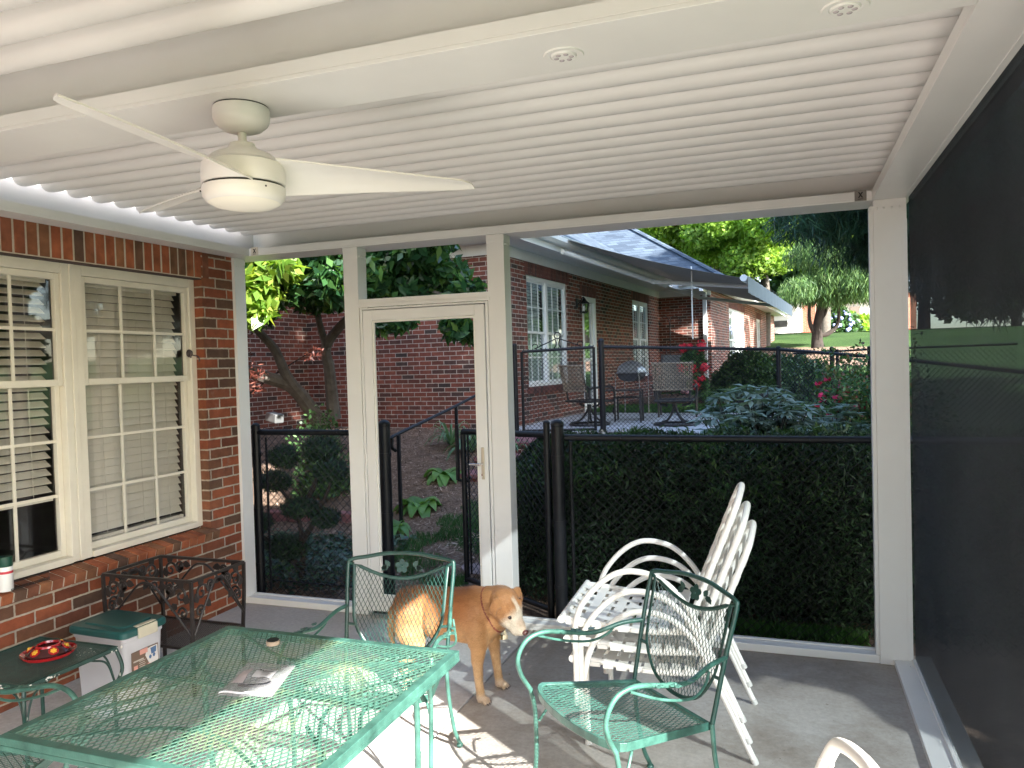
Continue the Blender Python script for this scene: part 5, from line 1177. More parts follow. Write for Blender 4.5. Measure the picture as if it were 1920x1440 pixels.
k = MB(); k.grid(lambda a, c: (-.95+4.3*a-.2, 5.15-5.5+(.0 if c < .6 else (c-.6)*2.2), (-.06+min(c,.6)/.6*(.80-.22*max(0,1-a*12))) if c < .6 else .74-.22*max(0,1-a*12)), 40, 10)
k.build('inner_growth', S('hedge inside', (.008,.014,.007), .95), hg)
k = MB(); rn = random.Random(2)
for i in range(16): x = -1.2+i*.28; trunk(k, [(x-.2, 5.3-5.5, -.1), (x-.2+rn.uniform(-.1,.1), 5.2-5.5, .4), (x-.2+rn.uniform(-.2,.2), 5.1-5.5, .95)], .02, .006, 6)
k.build('stems', barkd, hg)
def bush(name, label, cat, c, r3, n, L, W, mat, group=None, stems=True, lump=.12, shell=.72, droop=0, half=True, flowers=None):
    t = thing(name, label, cat, c, 0, group); d = rdirs(n)
    if half: d[:,2] = np.abs(d[:,2])
    nn = np.array([noise.noise(Vector((q[0]*2.6+c[0], q[1]*2.6, q[2]*2.6))) for q in d]); rr = (shell+(1-shell)*rng.random(n)+nn*lump*2)[:,None]; P = d*rr*np.array(r3); dd = rdirs(n)+d*.8; dd[:,2] -= droop; nr = rdirs(n)*.6+d*.4; nr[:,2] += .3
    leafmesh('foliage', P, dd, nr, L*(.6+.8*rng.random(n)), W*(.7+.6*rng.random(n)), mat, t)
    if stems:
        k = MB()
        for i in range(9): a = 2*pi*i/9; trunk(k, [(0,0,-.05), (.3*r3[0]*math.cos(a), .3*r3[1]*math.sin(a), r3[2]*.4), (.75*r3[0]*math.cos(a), .75*r3[1]*math.sin(a), r3[2]*.65)], .018, .005, 5)
        k.build('stems', barkd, t)
    return t
def G(x, y): return (x, y, gz(x, y))
bush('boxwood_bush', 'big round dark boxwood against the bungalow corner', 'bush', (-.75,17.2,.62), (.95,.9,1.08), 14000, .085, .05, box_, 'round boxwoods by the bungalow')
bush('boxwood_bush', 'looser boxwood right of the big one, behind the fence post', 'bush', (.10,17.6,.62), (.95,.9,.98), 12000, .085, .05, box_, 'round boxwoods by the bungalow')
# grey leaved shrub behind the hedge
def clump(name, label, cat, c, n, H, spread, L, W, mat, droop=.5, seed=1, stem=None, lean=.5, npl=9, up=.5):
    """stems that carry whorls of broad leaves"""
    t = thing(name, label, cat, c); rn = random.Random(seed); cs, ds, ns = [], [], []; k = MB()
    for i in range(n):
        a = rn.uniform(0, 2*pi); r = spread*math.sqrt(rn.random()); h_ = H*(.55+.45*rn.random())*(1-.35*(r/spread)**2); tip = Vector((r*math.cos(a), r*math.sin(a), h_)); k.tube([(tip.x*.25, tip.y*.25, -.02), (tip.x*.7, tip.y*.7, h_*.6), tip], .004, 4, cap=False)
        for lev in range(2):
            cc_ = tip*(1-.28*lev)
            for j in range(npl):
                b_ = 2*pi*j/npl+rn.uniform(-.3,.3); d = Vector((math.cos(b_), math.sin(b_), .35-droop*rn.uniform(.3,1.6))).normalized(); l = L*rn.uniform(.7,1.2); cs.append(cc_+d*l*.5); ds.append(d); ns.append(Vector((rn.uniform(-.3,.3), rn.uniform(-.3,.3), 1)))
    N = len(cs); leafmesh('leaves', np.array(cs), np.array(ds), np.array(ns), L*(.8+.4*rng.random(N)), W*(.8+.4*rng.random(N)), mat, t, fold=.22)
    k.build('stems', barkd, t); return t
clump('grey_leaved_shrub', 'grey green shrub with drooping pointed leaves above the hedge', 'shrub', (-.28, 7.75, gz(-.28,7.75)), 120, .98, .62, .15, .052, greyl, .6, 3)
clump('grey_leaved_shrub', 'smaller grey green shrub between the drooping one and the roses', 'shrub', (.40, 7.9, gz(.40,7.9)), 70, .74, .45, .14, .042, greyl, .35, 5)
rs = bush('rose_bush', 'rose bush with crimson flowers left of the white post', 'bush', (.78, 8.7, gz(.78,8.7)), (.80,.65,1.12), 11000, .05, .030, leafmat('rose leaf', [(.03,.08,.03), (.05,.13,.04), (.09,.18,.06), (.16,.05,.04)], .25, .4), lump=.25, shell=.4)
rosem = S('crimson petal', (.55,.02,.09), .5, var=.25, scale=30)
rn = random.Random(11)
fl = [(1535,720),(1552,712),(1578,725),(1553,733),(1541,742),(1587,736),(1577,745),(1542,752),(1532,762),(1570,755),(1575,763),(1598,763),(1617,766),(1622,757),(1578,770),(1555,780),(1565,783),(1588,788),(1594,803),(1606,762),(1568,745),(1602,775)]
for px, py in fl:
    p = atd(px, py, 7.95+rn.uniform(-.15,.15))-Vector((.78,8.7,gz(.78,8.7)))
    k = MB()
    for q in range(9): a = rn.uniform(0,6.28); d = Vector((math.cos(a), math.sin(a)*.6, rn.uniform(-.3,.8))); e = d.cross(Vector((0,0,1))).normalized(); k.prism([(0,-.010), (.03,-.018), (.038,0), (.03,.018), (0,.010)], .002, p+d*.002, d.normalized(), (e+Vector((0,0,.5))).normalized())
    k.build('flower', rosem, rs)
# hostas, day lilies
def hosta(label, c, n, L, W, mat=host, seed=1, up=.55, name='hosta', cat='plant', group='hostas on the mulch bank'):
    t = thing(name, label, cat, c, 0, group); rn = random.Random(seed); k = MB()
    for i in range(n):
        a = i*2.4+rn.uniform(-.3,.3); el = up*rn.uniform(.4,1.3); l = L*rn.uniform(.7,1.15); w = W*rn.uniform(.8,1.1); dh = Vector((math.cos(a), math.sin(a), 0)); sd_ = Vector((-math.sin(a), math.cos(a), 0)); vs = []; M_ = 6
        for j in range(M_+1):
            s_ = j/M_; r = l*(s_*math.cos(el)); z = l*(s_*math.sin(el)*1.2-.75*s_*s_*s_)+.01; ww = w*.5*math.sin(pi*min(1, .06+s_*.94))**.7*(1 if s_ < .98 else .1); b_ = dh*r+Vector((0,0,z)); vs += [b_-sd_*ww+Vector((0,0,ww*.35)), b_, b_+sd_*ww+Vector((0,0,ww*.35))]
        k.add(vs, [q for j in range(M_) for q in ((3*j, 3*j+1, 3*j+4, 3*j+3), (3*j+1, 3*j+2, 3*j+5, 3*j+4))])
    k.build('leaves', mat, t, True); return t
def spot(px, py, D, dz=0): p = atd(px, py, D); return (p.x, p.y, gz(p.x, p.y)+dz)
hosta('large bright green hosta in the middle of the mulch bank by the handrail', spot(785,895,7.6), 18, .30, .16, seed=2)
hosta('upper hosta on the mulch bank, just left of the gate frame', spot(833,852,8.4), 18, .30, .15, seed=4)
hosta('hosta low down beside the fat black gate post', spot(733,922,7.1), 14, .26, .12, seed=6)
hosta('hosta behind the left chain-link panel', spot(510,905,6.4), 12, .26, .12, seed=7)
dl = leafmat('strap leaf', [(.10,.20,.12), (.14,.26,.15), (.18,.30,.20)], .3, .4)
hosta('clump of long arching strap leaves at the foot of the brick wall', spot(845,812,9.6), 30, .55, .035, dl, 8, 1.0, 'strap_leaf_plant', 'plant', 'strap-leaved plants')
hosta('pale strap-leaved plant high on the bank by the gate top', spot(882,805,9.2), 26, .50, .05, dl, 9, 1.0, 'strap_leaf_plant', 'plant', 'strap-leaved plants')
hosta('small strap-leaved plant beside the upper gate post', spot(968,806,9.0), 12, .32, .04, dl, 12, 1.0, 'strap_leaf_plant', 'plant', 'strap-leaved plants')
hosta('yellow green strap-leaved clump at the bungalow corner', (-1.6, 16.2, gz(-1.6,16.2)), 40, .55, .05, host, 13, 1.1, 'strap_leaf_plant', 'plant', 'strap-leaved plants')
hosta('second strap-leaved clump left of the black planter', (-1.1, 16.0, gz(-1.1,16.0)), 40, .60, .05, host, 14, 1.2, 'strap_leaf_plant', 'plant', 'strap-leaved plants')
# left bed: contorted dwarf shrub, ground cover, upright holly
c_ = spot(560, 985, 5.9); ds_ = thing('dwarf_pine', 'dark contorted dwarf conifer behind the left chain-link panel', 'shrub', c_); k = MB()
k2 = [((0,0,-.05), (.03,0,.3), (-.05,.05,.55), (-.2,.05,.75)), ((.02,0,.35), (.2,-.05,.55), (.32,0,.85)), ((-.05,.05,.5), (.1,.1,.8), (.15,.1,1.0)), ((0,0,.15), (-.25,-.05,.35), (-.45,0,.42))]
for p in k2: trunk(k, [Vector(q) for q in p], .03, .01, 7)
k.build('trunk', barkd, ds_, True)
bl = [((-.25,.05,.80),(.16,.14,.09)), ((-.42,0,.48),(.17,.14,.09)), ((.30,0,.90),(.15,.13,.09)), ((.15,.1,1.05),(.16,.13,.1)), ((.05,-.05,.62),(.16,.14,.08)), ((-.12,0,1.0),(.14,.12,.1)), ((.28,-.05,.55),(.12,.12,.08)), ((-.1,0,.3),(.2,.15,.1))]
crown('foliage', bl, 95000, .05, .009, yew, ds_, .5)
gc = []
n = 5200; xs = rng.uniform(-5.4,-3.15,n); ys_ = rng.uniform(4.75,6.1,n); P = np.stack([xs, ys_, np.array([gz(a, b_) for a, b_ in zip(xs, ys_)])+rng.random(n)*.22*np.clip(1.2-(ys_-4.75)/1.4,.1,1)], 1); d = rdirs(n); d[:,2] *= .4; nr = rdirs(n)*.5; nr[:,2] += .8
tag(leafmesh('ground_cover', P, d, nr, .055*(.5+rng.random(n)), .034*(.6+.8*rng.random(n)), leafmat('ground cover leaf', [(.02,.055,.03), (.035,.09,.045), (.10,.16,.13), (.05,.11,.05)], .2, .35)), kind='stuff')
bush('holly_shrub', 'small upright dark holly below the magnolia trunks', 'shrub', spot(605,800,8.3), (.34,.34,.80), 4200, .05, .03, box_, lump=.3, shell=.35)
# mulch chips and sparse grass on the bank
n = 26000; xs = rng.uniform(-6.5,-1.9,n); ys_ = rng.uniform(4.8,10.3,n); zs = np.array([gz(a, b_) for a, b_ in zip(xs, ys_)])+.006+rng.random(n)*.012; d = rdirs(n); d[:,2] *= .25; nr = rdirs(n)*.35; nr[:,2] += 1
tag(leafmesh('mulch_chips', np.stack([xs, ys_, zs], 1), d, nr, .055*(.4+rng.random(n)), .009*(.6+.9*rng.random(n)), island('pine straw mulch', [(.12,.08,.055), (.25,.17,.125), (.38,.28,.21), (.52,.42,.34)], .9, nscale=3)), kind='stuff')
n = 14000; a = rng.random(n)*2*pi; r = np.sqrt(rng.random(n)); xs = -2.55+.62*r*np.cos(a)+.1*np.sin(a*3); ys_ = 6.4+1.25*r*np.sin(a); keep = np.array([noise.noise(Vector((x*3, y*3, 7))) for x, y in zip(xs, ys_)]) > -.05; xs, ys_ = xs[keep], ys_[keep]; n = len(xs)
zs = np.array([gz(x, y) for x, y in zip(xs, ys_)])+.025; d = rdirs(n)*.5; d[:,2] = .8; tag(leafmesh('grass', np.stack([xs, ys_, zs], 1), d, rdirs(n), .075*(.5+rng.random(n)), .006, leafmat('grass blade', [(.03,.10,.03), (.05,.15,.05), (.10,.18,.08)], .3)), kind='stuff')
n = 16000; u_ = rng.random(n)*5-.6; s_ = 3.55+rng.random(n)*1.9; pp = [nl(a_, b_) for a_, b_ in zip(u_, s_)]; n2_ = 9000; x2 = rng.uniform(-1.35,.4,n2_); y2 = rng.uniform(4.72,4.9,n2_)
pts = np.array([[p.x, p.y, max(gz(p.x, p.y), .62)+.03] for p in pp]+[[a_, b_, -.03] for a_, b_ in zip(x2, y2)]); n = len(pts); d = rdirs(n)*.5; d[:,2] = .8
tag(leafmesh('lawn_grass', pts, d, rdirs(n), .07*(.5+rng.random(n)), .008, leafmat('lawn blade', [(.03,.10,.02), (.05,.14,.03), (.08,.19,.05)], .3)), kind='stuff')

# ------------------------------------------------------------------ magnolia on the left
mg = thing('magnolia_tree', 'spreading magnolia with thick bent trunks in front of the shaded brick wall', 'tree', (-5.1, 7.7, .55)); mo = Vector((-5.1,7.7,.55)); k = MB()
def W_(px, py, D): return atd(px, py, D)-mo
trunk(k, [W_(606,800,9.0), W_(585,770,8.95), W_(548,725,8.8), W_(500,708,8.6), W_(455,690,8.4), W_(400,650,8.0)], .105, .055)
trunk(k, [W_(560,737,8.85), W_(538,705,8.7), W_(515,655,8.6), W_(482,617,8.4), W_(450,560,8.2)], .075, .035)
trunk(k, [W_(626,785,9.0), W_(622,740,8.95), W_(617,690,8.8), W_(612,650,8.7), W_(645,605,8.5), W_(690,570,8.3), W_(760,520,8.2)], .085, .035)
trunk(k, [W_(614,655,8.7), W_(600,610,8.6), W_(585,540,8.4), W_(560,480,8.2)], .05, .02)
trunk(k, [W_(690,570,8.3), W_(790,545,8.0), W_(850,560,7.9)], .03, .012)
trunk(k, [W_(482,617,8.4), W_(500,560,8.0), W_(520,500,7.8)], .03, .012)
k.build('trunk', bark, mg, True)
bl = []
rn = random.Random(4)
def addb(px, py, D, r): p = atd(px, py, D)-mo; bl.append(((p.x, p.y, p.z), (r, r, r*.75)))
for i in range(24): addb(rn.uniform(455,650), rn.uniform(440,520), rn.uniform(7.2,9.2), rn.uniform(.25,.42))
for px, py in ((470,545),(495,570),(530,550),(560,545),(600,540),(635,520),(585,565),(625,560),(480,590)): addb(px, py, rn.uniform(7.4,8.2), .20)
for i in range(20): addb(rn.uniform(650,800), rn.uniform(430,530), rn.uniform(7.4,9.0), rn.uniform(.24,.4))
for px, py in ((820,520),(850,540),(875,545),(800,545),(760,550),(720,550),(700,530),(850,510),(780,500),(740,480)): addb(px, py, rn.uniform(7.6,8.3), .20)
for px, py in ((850,620),(870,612),(882,630),(845,600)): addb(px, py, 7.3, .13)
for px, py in ((715,612),(740,608),(760,602)): addb(px, py, 7.6, .12)
for i in range(16): addb(rn.uniform(420,800), rn.uniform(250,430), rn.uniform(7.4,9.5), rn.uniform(.3,.5))
crown('foliage', bl, 4300, .150, .062, mag, mg, .5, .35, face_out=.3)
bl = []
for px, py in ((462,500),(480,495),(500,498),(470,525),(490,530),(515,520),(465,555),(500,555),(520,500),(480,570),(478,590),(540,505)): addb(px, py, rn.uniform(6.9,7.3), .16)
crown('sunlit_leaves', bl, 4200, .15, .068, leafmat('sunlit young magnolia leaf', [(.10,.20,.03), (.16,.28,.04), (.24,.34,.06), (.30,.36,.07)], .5, .35), mg, .5, .35, face_out=.3)  # young leaves on the left, the sun on them put into their lighter colour
rm_ = thing('japanese_maple', 'wisps of red maple leaves at the left edge of the opening', 'tree', (-6.3,7.6,.5)); mo2 = Vector((-6.3,7.6,.5)); bl2 = []
for px, py in ((463,665),(470,685),(478,700),(465,715),(480,728),(485,700),(590,660),(583,668)): p = atd(px, py, 7.6)-mo2; bl2.append(((p.x, p.y, p.z), (.10,.10,.06)))
for i in range(8): p = atd(rn.uniform(380,455), rn.uniform(560,740), 7.8)-mo2; bl2.append(((p.x, p.y, p.z), (.25,.25,.15)))
crown('foliage', bl2, 4500, .06, .014, redmap, rm_, .3, .3)
k = MB(); trunk(k, [(-.4,.2,-.1), (-.3,.1,.6), (0,0,1.3)], .05, .02); trunk(k, [(-.3,.1,.6), (.3,.0,.9), (.8,-.2,1.1)], .03, .01); trunk(k, [(.8,-.2,1.1),(1.2,.1,1.4)], .01, .004); k.build('trunk', barkd, rm_, True)

# ------------------------------------------------------------------ far trees
def tree(name, label, c, H, R_, nb, mat, L, W, per, group=None, tr=.25, base=.25, flat=.85, matb=bark, cat='tree', droop=0):
    t = thing(name, label, cat, c, 0, group); k = MB(); trunk(k, [(0,0,-.2), (.1,.05,H*.3), (-.1,.1,H*.6), (0,0,H*.85)], tr, tr*.25, 10); rn = random.Random(int(abs(c[0]*10+c[1])))
    for i in range(9): a = 2.4*i; z0 = H*(base+.06*i); trunk(k, [(0,0,z0), (R_*.4*math.cos(a), R_*.4*math.sin(a), z0+H*.10), (R_*.8*math.cos(a), R_*.8*math.sin(a), z0+H*.16)], tr*.35, tr*.08, 6)
    k.build('trunk', matb, t, True); hz = H*(1-base)/2; cz = H*base+hz; blobs = []
    for i in range(nb):
        d = rdirs(1)[0]; rr = rng.random()**.4; p = np.array([0,0,cz])+d*rr*np.array([R_,R_,hz]); b = R_*.26*(.6+.8*rng.random()); blobs.append((p, (b, b, b*flat)))
    crown('crown', blobs, per, L, W, mat, t, .4, droop); return t
gg = 'bright green maples behind the bungalow'
def gt_(x, y): return (x, y, gz(x, y)-.1)
tree('maple_tree', 'bright lime green maple rising straight behind the shingle roof', gt_(-3.2,36), 13, 5.2, 80, lime, .21, .14, 1050, gg)
tree('maple_tree', 'lime green maple between the roof ridge and the overhanging pine', gt_(1.6,38), 12, 5.0, 80, lime, .21, .14, 1050, gg)
tree('maple_tree', 'lime green maple half hidden by the roof, left of the others', gt_(-9.5,40), 14, 5.5, 60, lime, .28, .18, 600, gg)
tree('maple_tree', 'lower lime green maple standing behind the cedar', gt_(-.9,32), 7.5, 3.0, 50, lime, .19, .12, 1300, gg, base=.38)
gd = 'darker trees far behind the maples'
for (x, y, H_, lb) in ((12,50,9,'low spreading tree up the slope, first seen through the side screen'), (18,56,11,'low spreading tree in the middle of the side screen view'), (25,58,12,'low spreading tree at the right edge of the side screen view'), (3.5,54,8,'low spreading tree behind the far white house')): tree('shade_tree', lb, gt_(x, y), H_, 5, 50, mids, .45, .3, 260, gd, .3, base=.05)
for (x, y, H_, lb) in ((-18,52,17,'tall mid green tree far back on the left'), (-5,56,18,'tall mid green tree far back behind the roof'), (8,54,17,'tall mid green tree far back behind the white post'), (18,50,16,'tall mid green tree far back seen through the side screen')): tree('shade_tree', lb, gt_(x, y), H_, 7, 60, mids, .5, .34, 170, gd, .4)
# cedar with a curved trunk on the lawn
cz_ = gz(.98,28); ct = thing('cedar_tree', 'weeping cedar with a dark forked trunk on a mulch ring up the lawn', 'tree', (.98,28,cz_-.1)); co_ = Vector((.98,28,cz_-.1)); k = MB()
def V_(px, py): return atd(px, py, 26.2)-co_
trunk(k, [V_(1533,652), V_(1532,635), V_(1533,610), V_(1540,570), V_(1543,530), V_(1545,500)], .22, .08, 10)
trunk(k, [V_(1531,632), V_(1520,610), V_(1517,590), V_(1519,560)], .09, .05); trunk(k, [V_(1536,628), V_(1552,626), V_(1568,612), V_(1573,592), V_(1570,560)], .09, .05); trunk(k, [V_(1538,600), V_(1548,585), V_(1552,560)], .07, .04)
k.build('trunk', barkd, ct, True); bl = []
for i in range(50):
    px, py = rn.uniform(1490,1625), rn.uniform(455,560); p = atd(px, py, 26+rn.uniform(-2.4,2.4))-co_; e = abs(px-1550)/75
    if py < 470+e*40 and rn.random() < .5: continue
    bl.append(((p.x, p.y, p.z), (.62,.62,.42)))
crown('foliage', bl, 2300, .27, .026, cedar, ct, .1, 1.6, face_out=.2)
# pine overhead at the right
pn = thing('pine_tree', 'dark long-needled pine hanging over the top right corner', 'tree', (1.08,9.9,.2)); po = Vector((1.08,9.9,.2)); k = MB(); trunk(k, [(0,0,-.3), (.05,0,3), (-.05,.1,6), (0,0,10)], .17, .06, 12); bl = []
def br_(a, b_, nbl, r):
    a, b_ = Vector(a)-po, Vector(b_)-po; mid = (a+b_)/2+Vector((0,0,.25)); trunk(k, [a, mid, b_], .05, .012, 7)
    for i in range(nbl):
        q = (i+.6)/nbl; p = a*(1-q)**2+mid*2*q*(1-q)+b_*q*q; p = p+Vector((rn.uniform(-.25,.25), rn.uniform(-.25,.25), rn.uniform(-.2,.12))); bl.append(((p.x, p.y, p.z), (r, r, r*.8)))
T0 = Vector((1.08,9.9,0))
for px, py, D, n_ in ((1510,425,8.2,8), (1535,400,7.6,8), (1560,455,8.4,7), (1600,480,8.6,6), (1590,410,8.0,7), (1620,440,8.2,6), (1500,395,7.4,7), (1550,370,7.2,8), (1640,500,8.8,6)): br_(T0+Vector((0,0,3.0+rn.uniform(-.3,1.2))), atd(px, py, D), n_, .30)
for px, py, D, n_ in ((1780,330,6.6,9), (1860,260,6.0,9), (1900,420,6.8,10), (1850,480,7.4,9), (1740,450,7.8,9), (1760,540,8.2,8), (1820,550,7.8,8), (1720,380,7.4,8), (1900,600,7.8,7), (1790,240,6.2,9), (1900,160,5.6,9), (1880,560,7.6,8), (1950,300,6.4,9), (1830,400,7.0,9), (1990,500,7.0,9)): br_(T0+Vector((0,0,3.2+rn.uniform(-.5,2.0))), atd(px, py, D), n_, .36)
for i in range(7): a = i*2.4; br_(T0+Vector((0,0,4.2+i*.38)), T0+Vector((2.6*math.cos(a), 2.6*math.sin(a), 4.0+i*.40)), 8, .42)
k.build('trunk', barkd, pn, True); crown('needles', bl, 6500, .19, .009, pinem, pn, .1, .9, face_out=.1)
# screening trees out to the right: they throw the shade that lies over the yard
gs = 'shade trees standing out to the right of the patio'
for (x, y, H_, r_, lb) in ((6.6,3.1,16.5,3.6,'leafy tree right of the patio beyond the side screen'), (4.6,3.3,6.5,2.0,'small dense tree close to the side screen'), (9.4,8.0,13,3.9,'tall leafy tree further right on the lawn'), (10.5,12.8,15.2,3.6,'leafy tree on the right beyond the upper fence')): tree('shade_tree', lb, (x, y, -.2), H_, r_, 120 if H_ > 15.5 else 80, mids, .32, .22, 420, gs, .22, base=.12)
# hydrangea and shrubs by the far house
bush('hydrangea', 'hydrangea with pale blue flowers by the far white window', 'bush', spot(1572,628,40), (1.1,.9,1.2), 2600, .22, .15, box_, lump=.2); 
hb = bush('golden_shrub', 'yellow green shrub beside the far white door', 'bush', spot(1605,622,41), (1.0,.8,1.0), 1600, .25, .16, lime, lump=.2)
hy = [o for o in bpy.data.objects if o.name == 'hydrangea'][0]; hym = S('pale blue petals', (.30,.34,.62), .7, var=.3, scale=20)
for i in range(26): a = rn.uniform(0,6.28); e = rn.uniform(.0,1.2); MB().sphere((1.1*math.cos(a)*math.cos(e), -.95*abs(math.sin(a))*math.cos(e), 1.15*math.sin(e)), .10, n=8, m=5).build('flower_head', hym, hy, True)
# ------------------------------------------------------------------ neighbour patio furniture
PZ = .667
irn = S('dark brown iron', (.03,.025,.022), .45, var=.2); rat = island('tan woven strap', [(.30,.24,.17), (.38,.31,.22), (.25,.19,.13)], .7)
sling = S('grey sling fabric', (.12,.12,.115), .9)
def swivel(label):
    t = thing('swivel_chair', label, 'chair', (0,0,0), 0, 'woven-back swivel chairs on the neighbour patio'); k = MB()
    k.tube([(.29*math.cos(a), .29*math.sin(a), .018) for a in [2*pi*q/28 for q in range(28)]], .018, 6, closed=True)
    for q in range(4): a = q*pi/2+pi/4; k.tube(bez([(.28*math.cos(a), .28*math.sin(a), .03), (.15*math.cos(a), .15*math.sin(a), .07), (.05*math.cos(a), .05*math.sin(a), .18), (.03*math.cos(a), .03*math.sin(a), .24)], 4), .016, 6)
    k.tube([(0,0,.2), (0,0,.31)], .035, 10); k.build('swivel_base', irn, t, True)
    k = MB(); k.box(-.25,.25,-.22,.24,.345,.365)
    for s_ in (-1, 1): k.tube(bez([(s_*.10,-.02,.28), (s_*.20,0,.30), (s_*.24,0,.345)], 4), .018, 6)
    k.tube([(-.26,-.24,.36), (.26,-.24,.36), (.26,.26,.36), (-.26,.26,.36)], .018, 6, closed=True); k.build('seat', irn, t, bevel=.01)
    for s_ in (-1, 1):
        k = MB(); k.tube(bez([(s_*.275,.24,.35), (s_*.30,.24,.45), (s_*.30,.20,.56), (s_*.30,.0,.57), (s_*.28,-.20,.55)], 4), .018, 6); k.build('arm', irn, t, True)
        k = MB(); k.tube([(s_*.22,-.22,.35), (s_*.24,-.25,.60), (s_*.235,-.33,.90)], .015, 6); k.build('back_post', irn, t, True)
    k = MB()
    def bp(u, v): return Vector(((u-.5)*.54*(1+.06*v), -.262-.07*v-.06*(1-(2*u-1)**2)+.0, .52+.37*v))
    for i in range(15):
        k.tube([bp(q/12, (i+.5)/15)+Vector((0,.004*(-1)**(i+q),0)) for q in range(13)], .0105, 4, flat=.4)
    for i in range(22):
        k.tube([bp((i+.5)/22+.012*math.sin(q*2.2+i), q/14)+Vector((0,-.004*(-1)**(i+q),0)) for q in range(15)], .0075, 4, flat=.4)
    k.tube([bp(q/12, 0) for q in range(13)], .014, 6); k.tube([bp(q/12, 1) for q in range(13)], .014, 6); k.build('woven_back', rat, t)
    return t
def onp(px, py): 
    D = 10; 
    for _ in range(1): p = at(px, py, 'z', PZ)
    return (p.x, p.y, PZ)
sw = swivel('woven-back swivel chair facing away from the camera, in front of the red flowers'); sw.location = onp(1266, 797); sw.rotation_euler = (0,0,R(4))
dup(sw, onp(1106, 797), R(-38), 'woven-back swivel chair seen through the upper gate near the bungalow door')
sc2 = thing('sling_chair', 'grey sling-back chair behind the woven swivel chair', 'chair', onp(1272,780), R(185)); k = MB()
k.add([(-.24,-.20,.44), (.24,-.20,.44), (.25,-.36,1.02), (-.25,-.36,1.02), (-.24,.24,.46), (.24,.24,.46)], [(0,1,2,3), (4,5,1,0)]); o = k.build('sling', sling, sc2); o.modifiers.new('t','SOLIDIFY').thickness = .008
for s_ in (-1, 1):
    k = MB(); k.tube(bez([(s_*.27,-.36,1.02), (s_*.27,-.20,.45), (s_*.27,.24,.46)], 5), .016, 7); k.tube(bez([(s_*.30,-.25,.0), (s_*.30,-.18,.4), (s_*.30,-.12,.62), (s_*.30,.05,.66), (s_*.30,.20,.64), (s_*.30,.26,.45), (s_*.30,.30,.0)], 5), .016, 7); k.build('side_frame', irn, sc2, True)
def nest(x, y, h_, w, label):
    t = thing('nesting_table', label, 'side table', (x, y, PZ), R(5), 'nested black side tables'); MB().box(-w,w,-.2,.2,h_-.02,h_).build('tabletop', irn, t, bevel=.006)
    for sx in (-1,1):
        for sy in (-1,1): MB().box(sx*w-.013,sx*w+.013,sy*.187-.013,sy*.187+.013,0,h_-.0205).build('leg', irn, t)
p = onp(1172, 790); nest(p[0]-.02, p[1]-.1, .50, .30, 'taller black side table of the nested pair left of the woven chair'); nest(p[0]+.04, p[1]+.15, .38, .20, 'shorter black side table under the taller one')
# grill
gp = onp(1186, 777); gr_ = thing('grill', 'small grey domed kettle grill on thin metal legs by the bungalow wall', 'grill', gp, R(0)); gy = S('grey cast lid', (.34,.34,.35), .35, .5); st2 = S('galvanised tube', (.30,.30,.31), .4, .7)
k = MB(); k.grid(lambda u, v: (.30*math.cos(pi*u)*(1-.25*math.sin(pi*v)**2*0), (v-.5)*.36*(1 if 0 else 1), .84+.24*math.sin(pi*u)**.8*(.78+.22*math.sin(pi*v))), 18, 8); k.add([(.30*math.cos(pi*i/18), sy, .84+.24*math.sin(pi*i/18)**.8*.78) for sy in (-.18,) for i in range(19)], [tuple(range(19))]); k.add([(.30*math.cos(pi*i/18), .18, .84+.24*math.sin(pi*i/18)**.8*.78) for i in range(19)], [tuple(range(19))]); k.build('lid', gy, gr_, True)
k = MB(); k.grid(lambda u, v: (.29*math.cos(pi*u), (v-.5)*.35, .83-.17*math.sin(pi*u)**.7), 18, 3); 
for sy in (-.175, .175): k.add([(.29*math.cos(pi*i/18), sy, .83-.17*math.sin(pi*i/18)**.7) for i in range(19)], [tuple(range(19))])
k.build('firebox', S('dark firebox', (.06,.06,.065), .5), gr_, True)
for s_ in (-1, 1): k = MB(); k.tube(bez([(s_*.34,-.2,0), (s_*.34,-.2,.7), (s_*.32,-.2,.83), (s_*.32,.2,.83), (s_*.34,.2,.7), (s_*.34,.2,0)], 5), .011, 7); k.build('leg_hoop', st2, gr_, True)
gr_.scale = (.72,.72,.88); gr_.rotation_euler = (0,0,R(-22))
k = MB(); k.tube([(-.32,-.21,.83), (.32,-.21,.83)], .011, 7); k.tube([(-.12,-.2,1.0), (.12,-.2,1.0)], .012, 7); k.build('handle', st2, gr_, True)
for s_ in (-1, 1): k = MB(); k.tube([(s_*.36,-.2,.08), (s_*.39,-.2,.08)], .08, 14); k.build('wheel', black, gr_, True)
# shepherd hooks and hanging flowers
def hook(label, p, H, L_r):
    t = thing('shepherd_hook', label, 'garden hook', p, 0, 'shepherd hooks by the bungalow'); k = MB()
    for s_ in L_r: k.tube(bez([(0,0,-.1), (0,0,H*.7), (s_*.02,0,H-.1), (s_*.13,0,H), (s_*.24,0,H-.08), (s_*.26,0,H-.18), (s_*.22,0,H-.16)], 5), .009, 6)
    k.build('hook', irn, t, True)
w_ = nl(.55, 8.3); hook('double shepherd hook in the brick corner right of the narrow window', (w_.x, w_.y, .6), 2.05, (-1, 1)); w_ = nl(.75, 7.0); hook('single shepherd hook just left of the red hanging flowers', (w_.x, w_.y, .6), 1.45, (1,))
fb_ = atd(1300, 672, 11.9); hb_ = thing('hanging_basket', 'red flowers in two tiers hanging on a white cord over the patio', 'hanging flowers', fb_, 0)
k = MB(); k.tube([(0,0,.30), (0,.0,1.42)], .010, 6); k.build('cord', S('white cord', (.8,.8,.78), .5), hb_)
